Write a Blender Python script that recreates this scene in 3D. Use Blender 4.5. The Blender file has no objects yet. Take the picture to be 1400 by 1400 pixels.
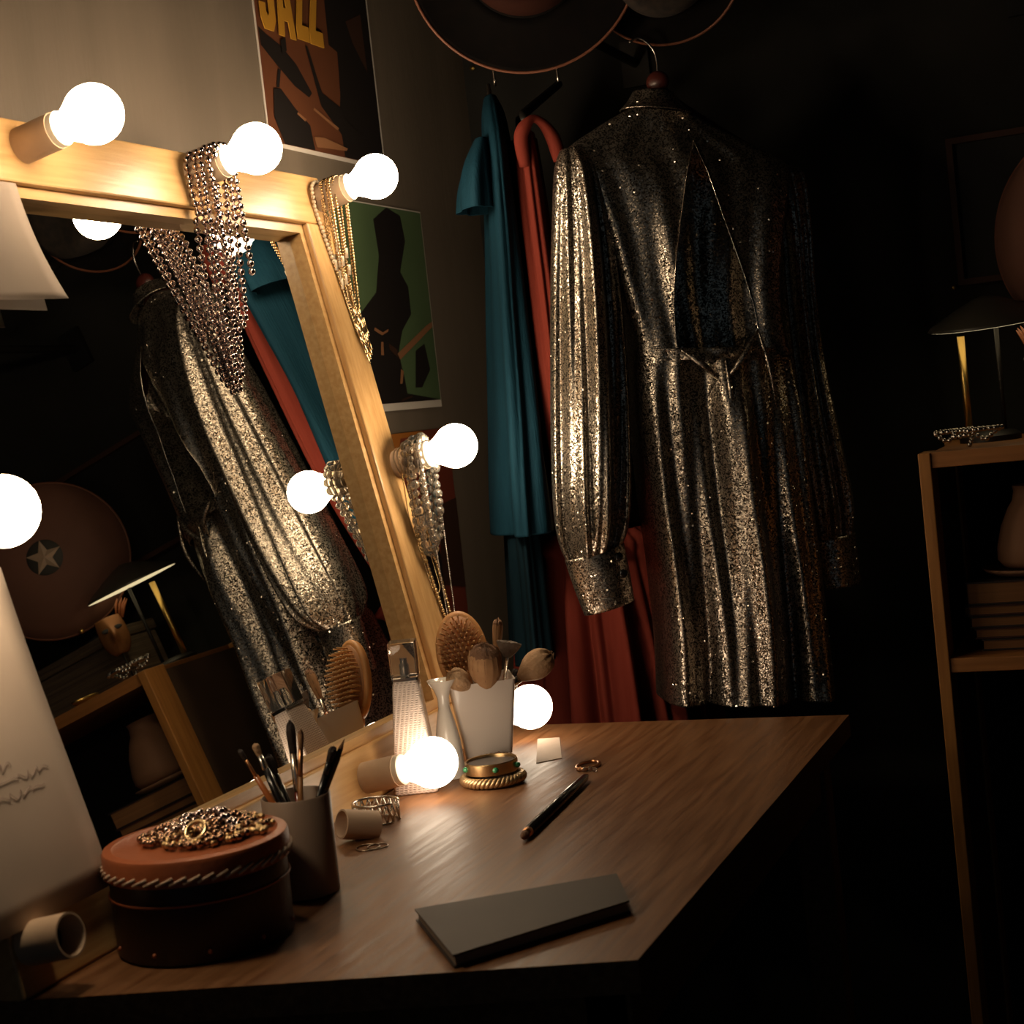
import bpy, math, random
import numpy as np
from mathutils import Matrix, Vector
random.seed(7); rng = np.random.default_rng(7)
S = bpy.context.scene
COL = S.collection
PI = math.pi
V = lambda *a: np.array(a, float)
def unit(v): v = np.asarray(v, float); return v/np.linalg.norm(v)

# ------------------------------------------------------------------ camera
F_PX = 2240.0
ya = unit(V(900, 232, -F_PX))
k = F_PX**2/133.0
za = -unit(V(.11*k, -k, -F_PX)); za = unit(za - ya*(za@ya))
xa = np.cross(ya, za)
RC = np.stack([xa, ya, za])
CP = V(1.16, 0, 1.20)
def ray(px, py): return RC @ V(px-700, 700-py, -F_PX)
def at(px, py, X=None, Y=None, Z=None):
    r = ray(px, py)
    if X is not None: t = (X-CP[0])/r[0]
    elif Y is not None: t = (Y-CP[1])/r[1]
    else: t = (Z-CP[2])/r[2]
    return CP + r*t
def on_plane(px, py, o, n):
    r = ray(px, py); return CP + r*(((o-CP)@n)/(r@n))
def proj(P):
    c = (np.asarray(P)-CP) @ RC
    return np.stack([700+c[..., 0]*F_PX/-c[..., 2], 700-c[..., 1]*F_PX/-c[..., 2]], -1)
cd = bpy.data.cameras.new('camera'); cam = bpy.data.objects.new('camera', cd); COL.objects.link(cam)
m = Matrix.Identity(4)
for i in range(3):
    for j in range(3): m[i][j] = RC[i, j]
    m[i][3] = CP[i]
cam.matrix_world = m
cd.sensor_width = 36; cd.lens = F_PX/1400*36; cd.clip_start = .02
cd.dof.use_dof = True; cd.dof.focus_distance = 2.12; cd.dof.aperture_fstop = 10.0
S.camera = cam

# ------------------------------------------------------------------ materials
def mat(name, col=(.5, .5, .5), rough=.5, metal=0, col2=None, noise=20, stretch=(1, 1, 1), bump=0, bump_scale=None,
        trans=0, emit=None, estr=0, coat=0, spec=.5, detail=4, ior=1.45, sss=0, sheen=0, lo=.35, hi=.65, rough2=None):
    M = bpy.data.materials.new(name); M.use_nodes = True
    nt = M.node_tree; b = nt.nodes['Principled BSDF']; L = nt.links
    b.inputs['Base Color'].default_value = (*col, 1); b.inputs['Roughness'].default_value = rough
    b.inputs['Metallic'].default_value = metal; b.inputs['Transmission Weight'].default_value = trans
    b.inputs['Coat Weight'].default_value = coat; b.inputs['Specular IOR Level'].default_value = spec; b.inputs['IOR'].default_value = ior
    b.inputs['Sheen Weight'].default_value = sheen
    if emit: b.inputs['Emission Color'].default_value = (*emit, 1); b.inputs['Emission Strength'].default_value = estr
    if col2 or bump or rough2 is not None:
        tc = nt.nodes.new('ShaderNodeTexCoord'); mp = nt.nodes.new('ShaderNodeMapping'); mp.inputs['Scale'].default_value = stretch
        L.new(tc.outputs['Object'], mp.inputs['Vector'])
        n = nt.nodes.new('ShaderNodeTexNoise'); n.inputs['Scale'].default_value = noise; n.inputs['Detail'].default_value = detail
        L.new(mp.outputs[0], n.inputs['Vector'])
        if col2:
            r = nt.nodes.new('ShaderNodeValToRGB'); r.color_ramp.elements[0].position = lo; r.color_ramp.elements[1].position = hi
            r.color_ramp.elements[0].color = (*col, 1); r.color_ramp.elements[1].color = (*col2, 1)
            L.new(n.outputs['Fac'], r.inputs[0]); L.new(r.outputs[0], b.inputs['Base Color'])
        if rough2 is not None:
            q = nt.nodes.new('ShaderNodeMapRange'); q.inputs[1].default_value = .35; q.inputs[2].default_value = .65; q.inputs[3].default_value = rough; q.inputs[4].default_value = rough2
            L.new(n.outputs['Fac'], q.inputs[0]); L.new(q.outputs[0], b.inputs['Roughness'])
        if bump:
            src = n
            if bump_scale:
                src = nt.nodes.new('ShaderNodeTexNoise'); src.inputs['Scale'].default_value = bump_scale; src.inputs['Detail'].default_value = 3
                L.new(mp.outputs[0], src.inputs['Vector'])
            bp = nt.nodes.new('ShaderNodeBump'); bp.inputs['Strength'].default_value = bump; bp.inputs['Distance'].default_value = .004
            L.new(src.outputs['Fac'], bp.inputs['Height']); L.new(bp.outputs[0], b.inputs['Normal'])
    return M

def glitter_mat(name, base, dark, scale, jit, rough, frac):
    """metallic knit: every cell of the weave is a tiny flake with a tilt of its own"""
    M = bpy.data.materials.new(name); M.use_nodes = True
    nt = M.node_tree; b = nt.nodes['Principled BSDF']; L = nt.links
    tc = nt.nodes.new('ShaderNodeTexCoord')
    v = nt.nodes.new('ShaderNodeTexVoronoi'); v.inputs['Scale'].default_value = scale; L.new(tc.outputs['Object'], v.inputs['Vector'])
    g = nt.nodes.new('ShaderNodeNewGeometry')
    s = nt.nodes.new('ShaderNodeVectorMath'); s.operation = 'SUBTRACT'; s.inputs[1].default_value = (.5, .5, .5); L.new(v.outputs['Color'], s.inputs[0])
    sc = nt.nodes.new('ShaderNodeVectorMath'); sc.operation = 'SCALE'; L.new(s.outputs[0], sc.inputs[0])
    sep = nt.nodes.new('ShaderNodeSeparateColor'); L.new(v.outputs['Color'], sep.inputs[0])
    # a few flakes are tilted far more than the rest and catch the lamps from elsewhere
    w = nt.nodes.new('ShaderNodeMath'); w.operation = 'GREATER_THAN'; w.inputs[1].default_value = 1-frac; L.new(sep.outputs[2], w.inputs[0])
    mr = nt.nodes.new('ShaderNodeMapRange'); mr.inputs[3].default_value = jit; mr.inputs[4].default_value = 2.6; L.new(w.outputs[0], mr.inputs[0]); L.new(mr.outputs[0], sc.inputs['Scale'])
    ad = nt.nodes.new('ShaderNodeVectorMath'); ad.operation = 'ADD'; L.new(g.outputs['Normal'], ad.inputs[0]); L.new(sc.outputs[0], ad.inputs[1])
    nm = nt.nodes.new('ShaderNodeVectorMath'); nm.operation = 'NORMALIZE'; L.new(ad.outputs[0], nm.inputs[0]); L.new(nm.outputs[0], b.inputs['Normal'])
    r = nt.nodes.new('ShaderNodeValToRGB'); r.color_ramp.interpolation = 'CONSTANT'
    r.color_ramp.elements[0].color = (*dark, 1); r.color_ramp.elements[1].position = .42; r.color_ramp.elements[1].color = (*base, 1)
    L.new(sep.outputs[0], r.inputs[0]); L.new(r.outputs[0], b.inputs['Base Color'])
    b.inputs['Metallic'].default_value = .92
    rr = nt.nodes.new('ShaderNodeMapRange'); rr.inputs[3].default_value = rough; rr.inputs[4].default_value = .16; L.new(w.outputs[0], rr.inputs[0]); L.new(rr.outputs[0], b.inputs['Roughness'])
    # sparse round sequins sewn over the knit
    v2 = nt.nodes.new('ShaderNodeTexVoronoi'); v2.inputs['Scale'].default_value = 105; L.new(tc.outputs['Object'], v2.inputs['Vector'])
    q = nt.nodes.new('ShaderNodeMath'); q.operation = 'LESS_THAN'; q.inputs[1].default_value = .155; L.new(v2.outputs['Distance'], q.inputs[0])
    s2 = nt.nodes.new('ShaderNodeVectorMath'); s2.operation = 'SUBTRACT'; s2.inputs[1].default_value = (.5, .5, .5); L.new(v2.outputs['Color'], s2.inputs[0])
    k2 = nt.nodes.new('ShaderNodeVectorMath'); k2.operation = 'SCALE'; k2.inputs['Scale'].default_value = 2.4; L.new(s2.outputs[0], k2.inputs[0])
    a2 = nt.nodes.new('ShaderNodeVectorMath'); a2.operation = 'ADD'; L.new(g.outputs['Normal'], a2.inputs[0]); L.new(k2.outputs[0], a2.inputs[1])
    n2 = nt.nodes.new('ShaderNodeVectorMath'); n2.operation = 'NORMALIZE'; L.new(a2.outputs[0], n2.inputs[0])
    p2 = nt.nodes.new('ShaderNodeBsdfPrincipled'); p2.inputs['Base Color'].default_value = (.95, .85, .72, 1); p2.inputs['Metallic'].default_value = 1; p2.inputs['Roughness'].default_value = .30
    L.new(n2.outputs[0], p2.inputs['Normal'])
    mx = nt.nodes.new('ShaderNodeMixShader'); L.new(q.outputs[0], mx.inputs[0]); L.new(b.outputs[0], mx.inputs[1]); L.new(p2.outputs[0], mx.inputs[2])
    L.new(mx.outputs[0], nt.nodes['Material Output'].inputs['Surface'])
    return M

def wood_mat(name, c1, c2, axis=1, rough=.45, scale=14, bump=.15, coat=0):
    st = [9, 9, 9]; st[axis] = .55
    return mat(name, c1, rough, col2=c2, noise=scale, stretch=st, bump=bump, detail=8, coat=coat, lo=.3, hi=.7)

M = {}
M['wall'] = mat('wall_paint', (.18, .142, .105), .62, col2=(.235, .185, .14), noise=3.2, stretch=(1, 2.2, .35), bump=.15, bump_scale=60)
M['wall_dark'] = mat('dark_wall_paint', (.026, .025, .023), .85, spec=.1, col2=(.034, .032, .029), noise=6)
M['floor'] = mat('floor_boards', (.014, .012, .011), .6, col2=(.02, .017, .015), noise=8)
M['pine'] = wood_mat('pine', (.66, .41, .18), (.52, .29, .105), axis=1, rough=.38)
M['pine_up'] = wood_mat('pine_upright', (.66, .41, .18), (.52, .29, .105), axis=2, rough=.38)
M['desk'] = mat('desk_wood', (.125, .050, .018), .40, spec=.3, col2=(.235, .112, .048), noise=15, stretch=(9, .6, 9), bump=.12, detail=9, lo=.32, hi=.72, rough2=.5)
M['case'] = wood_mat('case_wood', (.42, .19, .05), (.30, .125, .03), axis=2, rough=.5)
M['case_h'] = wood_mat('case_wood_shelf', (.36, .15, .045), (.27, .11, .03), axis=0, rough=.5)
M['case_side'] = mat('case_side', (.075, .045, .028), .6, col2=(.095, .057, .034), noise=9)
M['mirror'] = mat('mirror_silver', (.86, .87, .84), 0.0, 1)
M['bulb'] = mat('bulb_glow', (.9, .85, .75), .3, emit=(1, .77, .51), estr=46)
M['bulb_dim'] = mat('bulb_glow_low', (.9, .85, .75), .3, emit=(1, .80, .58), estr=8)
M['cap'] = mat('bulb_collar', (.8, .7, .55), .3)
M['socket'] = mat('socket_card', (.52, .36, .24), .6, col2=(.60, .43, .29), noise=30)
M['socket_in'] = mat('socket_inside', (.02, .018, .016), .7)
M['paper'] = mat('paper', (.46, .365, .29), .75, col2=(.52, .415, .335), noise=7, bump=.1, bump_scale=9)
M['ink'] = mat('ink', (.30, .22, .19), .8)
M['white_edge'] = mat('poster_border', (.82, .74, .66), .6)
M['rust'] = mat('poster_rust', (.15, .052, .026), .42, col2=(.18, .065, .03), noise=5)
M['poster_black'] = mat('poster_black', (.018, .014, .013), .5)
M['poster_brown'] = mat('poster_brown', (.06, .028, .018), .5)
M['amber'] = mat('poster_amber', (.62, .30, .035), .5)
M['olive'] = mat('poster_olive', (.115, .18, .085), .5, col2=(.085, .14, .065), noise=4)
M['poster_tan'] = mat('poster_tan', (.33, .15, .07), .5)
M['poster_red'] = mat('poster_red', (.24, .05, .028), .5)
M['orange'] = mat('poster_orange', (.50, .17, .03), .5)
M['silver'] = mat('silver_bead', (.62, .50, .47), .16, 1)
M['gold'] = mat('gold_chain', (.72, .53, .30), .25, 1)
M['pearl'] = mat('pearl', (.78, .64, .47), .25, coat=.5)
M['brass'] = mat('brass', (.75, .50, .15), .33, 1)
M['bronze'] = mat('bronze_bead', (.34, .20, .13), .22, 1)
M['oldgold'] = mat('old_gold_bead', (.58, .40, .20), .3, 1)
M['crystal'] = mat('crystal', (.97, .9, .8), .03, trans=.93, ior=1.45)
M['steel'] = mat('steel_wire', (.55, .5, .45), .25, 1)
M['darkchain'] = mat('dark_chain', (.30, .23, .17), .3, 1)
M['lurex'] = glitter_mat('silver_lurex', (.63, .55, .46), (.10, .086, .071), 600, .40, .28, .035)
M['lurex_trim'] = mat('bead_trim', (.75, .68, .6), .2, 1)
M['teal'] = mat('teal_cloth', (.0045, .028, .048), .8, spec=.12, col2=(.006, .034, .056), noise=30, stretch=(6, 6, .5), bump=.35, bump_scale=60)
M['teal_shaded'] = mat('teal_cloth_shaded', (.003, .012, .019), .85, spec=.1, col2=(.004, .015, .023), noise=30, stretch=(6, 6, .5), bump=.2)  # same blue as the teal cloth, with its shade painted into the colour
M['red'] = mat('red_cloth', (.165, .026, .017), .8, spec=.12, col2=(.20, .034, .022), noise=14, stretch=(5, 5, .4), sheen=0)
M['felt'] = mat('black_felt', (.004, .0034, .0034), .9, spec=.08, col2=(.006, .0045, .0042), noise=60, bump=.1)
M['felt_red'] = mat('crown_felt', (.03, .009, .006), .85, spec=.1, col2=(.028, .009, .006), noise=60)
M['leather_trim'] = mat('hat_binding', (.16, .055, .028), .5)
M['felt_brown'] = mat('brown_felt', (.12, .052, .034), .75, col2=(.14, .06, .04), noise=12, bump=.1)
M['star'] = mat('star_badge', (.33, .23, .16), .5)
M['disc'] = mat('badge_backing', (.02, .018, .015), .6)
M['shade_in'] = mat('lamp_diffuser', (.8, .7, .5), .45, emit=(1, .80, .45), estr=.9)
M['shade_out'] = mat('lamp_shade_dark', (.05, .045, .035), .35)
M['iron'] = mat('dark_iron', (.03, .028, .026), .45, .6)
M['page'] = mat('book_pages', (.30, .14, .055), .8, col2=(.23, .105, .04), noise=8, stretch=(.3, .3, 60))
M['cover1'] = mat('book_cover_dark', (.03, .02, .018), .6)
M['cover2'] = mat('book_cover_maroon', (.06, .02, .016), .6)
M['clay'] = mat('clay_vase', (.30, .15, .085), .7, col2=(.33, .17, .095), noise=5)
M['hairwood'] = mat('beech', (.55, .27, .10), .5, col2=(.47, .22, .075), noise=10, stretch=(5, 5, .7))
M['pinwood'] = mat('pin_wood', (.66, .38, .17), .45)
M['pad'] = mat('brush_cushion', (.36, .16, .06), .6)
M['white'] = mat('white_ceramic', (.72, .63, .56), .3, coat=.3)
M['porc'] = mat('white_gloss', (.82, .76, .68), .15, coat=.6)
M['cupgrey'] = mat('taupe_plastic', (.30, .215, .16), .45)
M['hair_brown_base'] = mat('pale_bristle', (.44, .25, .12), .8, col2=(.36, .19, .09), noise=60)
M['hair_brown'] = mat('brown_bristle', (.13, .062, .034), .8, col2=(.25, .13, .07), noise=40, stretch=(1, 1, 1), bump=.5, bump_scale=300)
M['hair_tan'] = mat('tan_bristle', (.42, .25, .13), .8, col2=(.52, .33, .19), noise=60, bump=.4, bump_scale=300)
M['hair_dark'] = mat('dark_bristle', (.03, .02, .017), .7, bump=.4, bump_scale=300)
M['hair_grey'] = mat('grey_bristle', (.16, .125, .10), .8, col2=(.23, .18, .15), noise=60, bump=.4, bump_scale=300)
M['ferrule'] = mat('ferrule', (.72, .66, .58), .25, 1)
M['copper'] = mat('copper_ferrule', (.62, .30, .14), .3, 1)
M['blacklac'] = mat('black_lacquer', (.012, .011, .011), .25, coat=.4)
M['redlac'] = mat('red_lacquer', (.16, .022, .014), .25, coat=.5)
M['orangewood'] = mat('orange_handle', (.42, .13, .035), .35, coat=.3)
M['wood_handle'] = mat('wood_handle', (.36, .17, .06), .4, col2=(.28, .12, .04), noise=30, stretch=(5, 5, .5))
M['box_body'] = mat('hatbox_body', (.022, .009, .007), .42, col2=(.028, .011, .008), noise=18, bump=.12, bump_scale=160)
M['box_lid'] = mat('hatbox_lid', (.36, .10, .035), .38, col2=(.30, .08, .028), noise=14, bump=.1, bump_scale=160)
M['stitch'] = mat('stitch_cord', (.62, .45, .32), .7)
M['clear'] = mat('clear_cap', (.95, .9, .85), .02, trans=.95, ior=1.46)
M['notebook'] = mat('slate_cover', (.058, .044, .034), .6, spec=.25, col2=(.068, .052, .04), noise=6)
M['notepage'] = mat('notebook_page', (.20, .155, .12), .7)
M['green_stone'] = mat('green_stone', (.03, .22, .09), .15, coat=.5)
M['darkstone'] = mat('dark_enamel', (.05, .04, .034), .25, coat=.5)
M['rope'] = mat('rope_bangle', (.55, .38, .20), .35, .8)
M['tape'] = mat('hanger_wood', (.07, .014, .010), .4, coat=.4)
M['wicker'] = mat('wicker', (.10, .07, .045), .8, col2=(.05, .034, .022), noise=6, stretch=(1, 1, 40), bump=.5)
M['mask_gold'] = mat('mask_gold', (.26, .11, .04), .4, .4)
M['mask_red'] = mat('mask_rust', (.30, .09, .03), .45)
M['black'] = mat('matte_black', (.01, .009, .009), .7)
M['rope_dark'] = mat('cord_ring', (.42, .29, .18), .5)

# perfume bottle glass with its grid of small pressed squares
mm = mat('pressed_glass', (.80, .66, .58), .22, coat=.5); nt = mm.node_tree; b = nt.nodes['Principled BSDF']
tc = nt.nodes.new('ShaderNodeTexCoord'); sp = nt.nodes.new('ShaderNodeSeparateXYZ'); nt.links.new(tc.outputs['Object'], sp.inputs[0])
outs = []
ad = nt.nodes.new('ShaderNodeMath'); ad.operation = 'SUBTRACT'; nt.links.new(sp.outputs[0], ad.inputs[0]); nt.links.new(sp.outputs[1], ad.inputs[1])
for src, sc_ in ((ad.outputs[0], 1900), (sp.outputs[2], 2300)):
    a = nt.nodes.new('ShaderNodeMath'); a.operation = 'MULTIPLY'; a.inputs[1].default_value = sc_; nt.links.new(src, a.inputs[0])
    q = nt.nodes.new('ShaderNodeMath'); q.operation = 'SINE'; nt.links.new(a.outputs[0], q.inputs[0]); outs.append(q)
mn = nt.nodes.new('ShaderNodeMath'); mn.operation = 'MINIMUM'; nt.links.new(outs[0].outputs[0], mn.inputs[0]); nt.links.new(outs[1].outputs[0], mn.inputs[1])
rp = nt.nodes.new('ShaderNodeValToRGB'); rp.color_ramp.elements[0].position = .05; rp.color_ramp.elements[1].position = .3
rp.color_ramp.elements[0].color = (.80, .66, .58, 1); rp.color_ramp.elements[1].color = (.55, .43, .37, 1)
nt.links.new(mn.outputs[0], rp.inputs[0]); nt.links.new(rp.outputs[0], b.inputs['Base Color'])
bp = nt.nodes.new('ShaderNodeBump'); bp.inputs['Strength'].default_value = .4; bp.inputs['Distance'].default_value = .001; bp.invert = True
nt.links.new(mn.outputs[0], bp.inputs['Height']); nt.links.new(bp.outputs[0], b.inputs['Normal'])
M['perfume'] = mm

# ------------------------------------------------------------------ mesh helpers (all coordinates are world metres)
def frame_of(d, up=(0, 0, 1)):
    d = unit(d); u = np.asarray(up, float)
    if abs(d@u) > .97: u = V(1, 0, 0)
    a = unit(np.cross(u, d)); return a, np.cross(d, a), d

class MB:
    def __init__(s): s.v = []; s.f = []; s.mi = []; s.n = 0
    def add(s, vs, fs, mi=0):
        vs = np.asarray(vs, float).reshape(-1, 3); s.v.append(vs)
        s.f += [tuple(int(i)+s.n for i in f) for f in fs]; s.mi += [mi]*len(fs); s.n += len(vs); return s
    def box(s, lo, hi, o=(0, 0, 0), ax=None, mi=0, bev=0):
        lo = np.array(lo, float); hi = np.array(hi, float); o = np.array(o, float)
        A = np.eye(3) if ax is None else np.array(ax, float)
        if not bev:
            c = [(x, y, z) for x in (lo[0], hi[0]) for y in (lo[1], hi[1]) for z in (lo[2], hi[2])]
            return s.add(o+np.array(c)@A, [(0, 1, 3, 2), (4, 6, 7, 5), (0, 4, 5, 1), (2, 3, 7, 6), (0, 2, 6, 4), (1, 5, 7, 3)], mi)
        import bmesh
        bm = bmesh.new(); bmesh.ops.create_cube(bm, size=1)
        for v in bm.verts: v.co = [lo[i]+(v.co[i]+.5)*(hi[i]-lo[i]) for i in range(3)]
        bmesh.ops.bevel(bm, geom=bm.edges[:], offset=bev, segments=2, affect='EDGES', profile=.5)
        bm.verts.index_update()
        vs = o+np.array([v.co[:] for v in bm.verts])@A; fs = [[v.index for v in f.verts] for f in bm.faces]; bm.free()
        return s.add(vs, fs, mi)
    def loft(s, rings, closed=True, cap0=True, cap1=True, mi=0):
        R = np.asarray(rings, float); a, n, _ = R.shape; fs = []
        for i in range(a-1):
            for j in range(n if closed else n-1):
                q = (j+1) % n; fs.append((i*n+j, i*n+q, (i+1)*n+q, (i+1)*n+j))
        if closed and cap0: fs.append(tuple(range(n))[::-1])
        if closed and cap1: fs.append(tuple((a-1)*n+j for j in range(n)))
        return s.add(R, fs, mi)
    def lathe(s, prof, o, d=(0, 0, 1), n=24, mi=0, cap0=True, cap1=True, up=(0, 0, 1), sx=1, sy=1):
        a, b, d = frame_of(d, up); o = np.asarray(o, float)
        t = np.linspace(0, 2*PI, n, endpoint=False); c = np.cos(t)[:, None]*a*sx+np.sin(t)[:, None]*b*sy
        return s.loft([o+d*h+c*r for r, h in prof], True, cap0, cap1, mi)
    def tube(s, path, r, n=8, mi=0, closed=False, cap=True):
        P = np.asarray(path, float); N_ = len(P); rr = np.broadcast_to(np.asarray(r, float), (N_,))
        T = np.roll(P, -1, 0)-np.roll(P, 1, 0) if closed else np.gradient(P, axis=0)
        T /= np.linalg.norm(T, axis=1)[:, None]+1e-12
        a, b, _ = frame_of(T[0]); rings = []
        th = np.linspace(0, 2*PI, n, endpoint=False)
        for i in range(N_):
            a = unit(a-T[i]*(a@T[i])); b = np.cross(T[i], a)
            rings.append(P[i]+rr[i]*(np.cos(th)[:, None]*a+np.sin(th)[:, None]*b))
        if closed: rings.append(rings[0])
        return s.loft(rings, True, cap and not closed, cap and not closed, mi)
    def ball(s, c, r, nu=10, nv=7, mi=0, sc=(1, 1, 1), ax=None):
        A = np.eye(3) if ax is None else np.array(ax); c = np.asarray(c, float)
        vs = [(0, 0, -1)]
        for i in range(1, nv):
            p = -PI/2+PI*i/nv
            vs += [(math.cos(p)*math.cos(t), math.cos(p)*math.sin(t), math.sin(p)) for t in np.linspace(0, 2*PI, nu, endpoint=False)]
        vs.append((0, 0, 1)); fs = []
        for j in range(nu):
            q = (j+1) % nu; fs.append((0, 1+q, 1+j))
            for i in range(nv-2): fs.append((1+i*nu+j, 1+i*nu+q, 1+(i+1)*nu+q, 1+(i+1)*nu+j))
            e = 1+(nv-2)*nu; fs.append((e+j, e+q, len(vs)-1))
        return s.add(c+(np.array(vs)*np.array(sc)*r)@A, fs, mi)
    def grid(s, G, mi=0):
        return s.loft(G, False, mi=mi)
    def poly(s, pts, mi=0): return s.add(pts, [tuple(range(len(pts)))], mi)
    def build(s, name, mats, parent=None, smooth=True, loc=None, solid=0, sub=0, auto=None):
        vs = np.concatenate(s.v)
        if parent is not None:
            r = parent
            while r.parent: r = r.parent
            o = np.array(r.location)
        else:
            o = np.array(loc, float) if loc is not None else V(*vs.mean(0)[:2], vs[:, 2].min())
        me = bpy.data.meshes.new(name); me.from_pydata((vs-o).tolist(), [], s.f)
        for q in (mats if isinstance(mats, (list, tuple)) else [mats]): me.materials.append(q)
        me.polygons.foreach_set('material_index', s.mi); me.polygons.foreach_set('use_smooth', [bool(smooth)]*len(s.f))
        me.update()
        if auto:
            me.set_sharp_from_angle(angle=math.radians(auto))
        ob = bpy.data.objects.new(name, me); COL.objects.link(ob)
        if parent is not None: ob.parent = parent
        else: ob.location = o
        if solid:
            q = ob.modifiers.new('thickness', 'SOLIDIFY'); q.thickness = solid; q.offset = 0
        if sub:
            q = ob.modifiers.new('smooth', 'SUBSURF'); q.levels = q.render_levels = sub
        return ob

def tag(o, label, cat, group=None, kind=None):
    o['label'] = label; o['category'] = cat
    if group: o['group'] = group
    if kind: o['kind'] = kind
    return o
def thing(name, loc, label, cat, group=None):
    e = bpy.data.objects.new(name, None); e.location = [float(q) for q in loc]; e.empty_display_size = .02; COL.objects.link(e)
    return tag(e, label, cat, group)
def struct(mb, name, m_):
    o = mb.build(name, m_, smooth=False, loc=(0, 0, 0)); o['kind'] = 'structure'; return o
def lerp_rows(rows, n):
    R = np.asarray(rows, float); t = np.linspace(0, len(R)-1, n); i = np.clip(t.astype(int), 0, len(R)-2); f = (t-i)
    p0, p1, p2, p3 = R[np.clip(i-1, 0, None)], R[i], R[i+1], R[np.clip(i+2, None, len(R)-1)]
    f = f.reshape((-1,)+(1,)*(R.ndim-1))
    return .5*((2*p1)+(-p0+p2)*f+(2*p0-5*p1+4*p2-p3)*f*f+(-p0+3*p1-3*p2+p3)*f**3)

# ------------------------------------------------------------------ the room
WALL_BACK = 2.83
struct(MB().box((-.1, -1.6, -.1), (3.2, WALL_BACK+.1, 0)), 'floor', M['floor'])
struct(MB().box((-.1, -1.6, 0), (0, WALL_BACK+.1, 2.7)), 'wall_left', M['wall'])
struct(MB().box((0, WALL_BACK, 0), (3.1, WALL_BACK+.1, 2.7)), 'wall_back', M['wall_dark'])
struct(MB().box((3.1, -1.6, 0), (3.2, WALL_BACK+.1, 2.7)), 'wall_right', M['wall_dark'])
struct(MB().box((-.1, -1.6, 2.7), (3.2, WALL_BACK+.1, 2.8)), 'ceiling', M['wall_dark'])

# ------------------------------------------------------------------ desk
DZ = .75
desk = thing('dressing_table', (.36, 1.65, 0), 'brown wooden dressing table with a scuffed top and slanted near end', 'table')
tp = [(.002, 1.037), (.219, 1.0965), (.722, 1.231), (.722, 2.178), (.002, 2.178)]
MB().add([(x, y, DZ) for x, y in tp]+[(x, y, DZ-.028) for x, y in tp], [(0, 1, 2, 3, 4), (9, 8, 7, 6, 5)]+[(i, 5+i, 5+(i+1) % 5, (i+1) % 5) for i in range(5)]).build('table_top', M['desk'], desk, smooth=False)
MB().box((.03, 1.28, DZ-.10), (.69, 1.30, DZ-.028)).box((.67, 1.30, DZ-.10), (.69, 2.13, DZ-.028)).box((.03, 2.13, DZ-.10), (.69, 2.15, DZ-.028)).build('apron', M['desk'], desk, smooth=False)
for x, y in ((.65, 1.28), (.65, 2.11), (.03, 1.28), (.03, 2.11)):
    MB().box((x, y, 0), (x+.045, y+.045, DZ-.028), bev=.003).build('leg', M['desk'], desk, smooth=False)

# ------------------------------------------------------------------ mirror with lamps
DEL = math.radians(10.6)
N = V(math.cos(DEL), 0, math.sin(DEL)); U = V(-math.sin(DEL), 0, math.cos(DEL)); YA = V(0, 1, 0)
P0 = at(656, 1012, Z=DZ)
YE = 2.083; Y0 = 1.093
P0 = V(P0[0], 0, DZ+.0005)
def fr(y, h, off=0): return P0 + N*off + U*h + YA*y
AX = np.stack([YA, U, N])
mir = thing('vanity_mirror', (P0[0], (Y0+YE)/2, DZ), 'large pine framed mirror with glowing globe lamps leaning on the dark wall', 'mirror')
DEP = -.045
def bar(lo, hi, name, m_): return MB().box(lo, hi, P0, AX, bev=.0025).build(name, m_, mir, smooth=False)
bar((Y0, .755, DEP), (YE, .826, 0), 'top_rail', M['pine'])
bar((Y0, 0, DEP), (YE, .066, 0), 'bottom_rail', M['pine'])
bar((Y0, .066, DEP), (Y0+.072, .755, 0), 'frame_post', M['pine_up'])
bar((YE-.072, .066, DEP), (YE, .755, 0), 'frame_post', M['pine_up'])
a0, a1, b0, b1, w = Y0+.072, YE-.072, .066, .755, .013
lp = MB()
for lo, hi in (((a0, b1-w, -.04), (a1, b1, -.008)), ((a0, b0, -.04), (a1, b0+w, -.008)), ((a0, b0+w, -.04), (a0+w, b1-w, -.008)), ((a1-w, b0+w, -.04), (a1, b1-w, -.008))):
    lp.box(lo, hi, P0, AX)
lp.build('inner_moulding', M['pine'], mir, smooth=False)
MB().box((a0-.005, b0-.005, -.034), (a1+.005, b1+.005, -.027), P0, AX).build('mirror_glass', M['mirror'], mir, smooth=False)
MB().box((Y0+.01, .01, -.0465), (YE-.01, .816, -.045), P0, AX).build('back_board', M['cover1'], mir, smooth=False)
def lamp(y, h, lit):
    o = fr(y, h, 0)
    prof = [(.0195, -.001), (.0195, .046), (.0175, .046), (.0165, .02), (.0, .02)]
    s = MB().lathe(prof, o, N, 28, cap0=True, cap1=False).build('lamp_socket', M['socket'], mir, auto=40)
    if not lit:
        MB().lathe([(.0172, .0212), (.004, .0205), (.004, .0207)], o, N, 20).build('contact', M['socket_in'], s)
        return s
    r = .031; c = .094
    pr = [(.0145, .0205), (.0145, .052), (.0155, .058), (.0175, .063), (.0205, .0685)]
    for a in np.linspace(2.3, 0.0, 14): pr.append((r*math.sin(a), c+r*math.cos(a)))
    pr[-1] = (.0004, c+r)
    MB().lathe(pr, o, N, 28).build('light_bulb', M['bulb'] if lit == 1 else M['bulb_dim'], s)
    MB().lathe([(.0165, .044), (.0185, .046), (.0185, .053), (.0165, .0545), (.0162, .0545), (.0162, .044)], o, N, 28, cap0=False, cap1=False).build('collar', M['cap'], s, auto=40)
    return s
HT = .797
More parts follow.
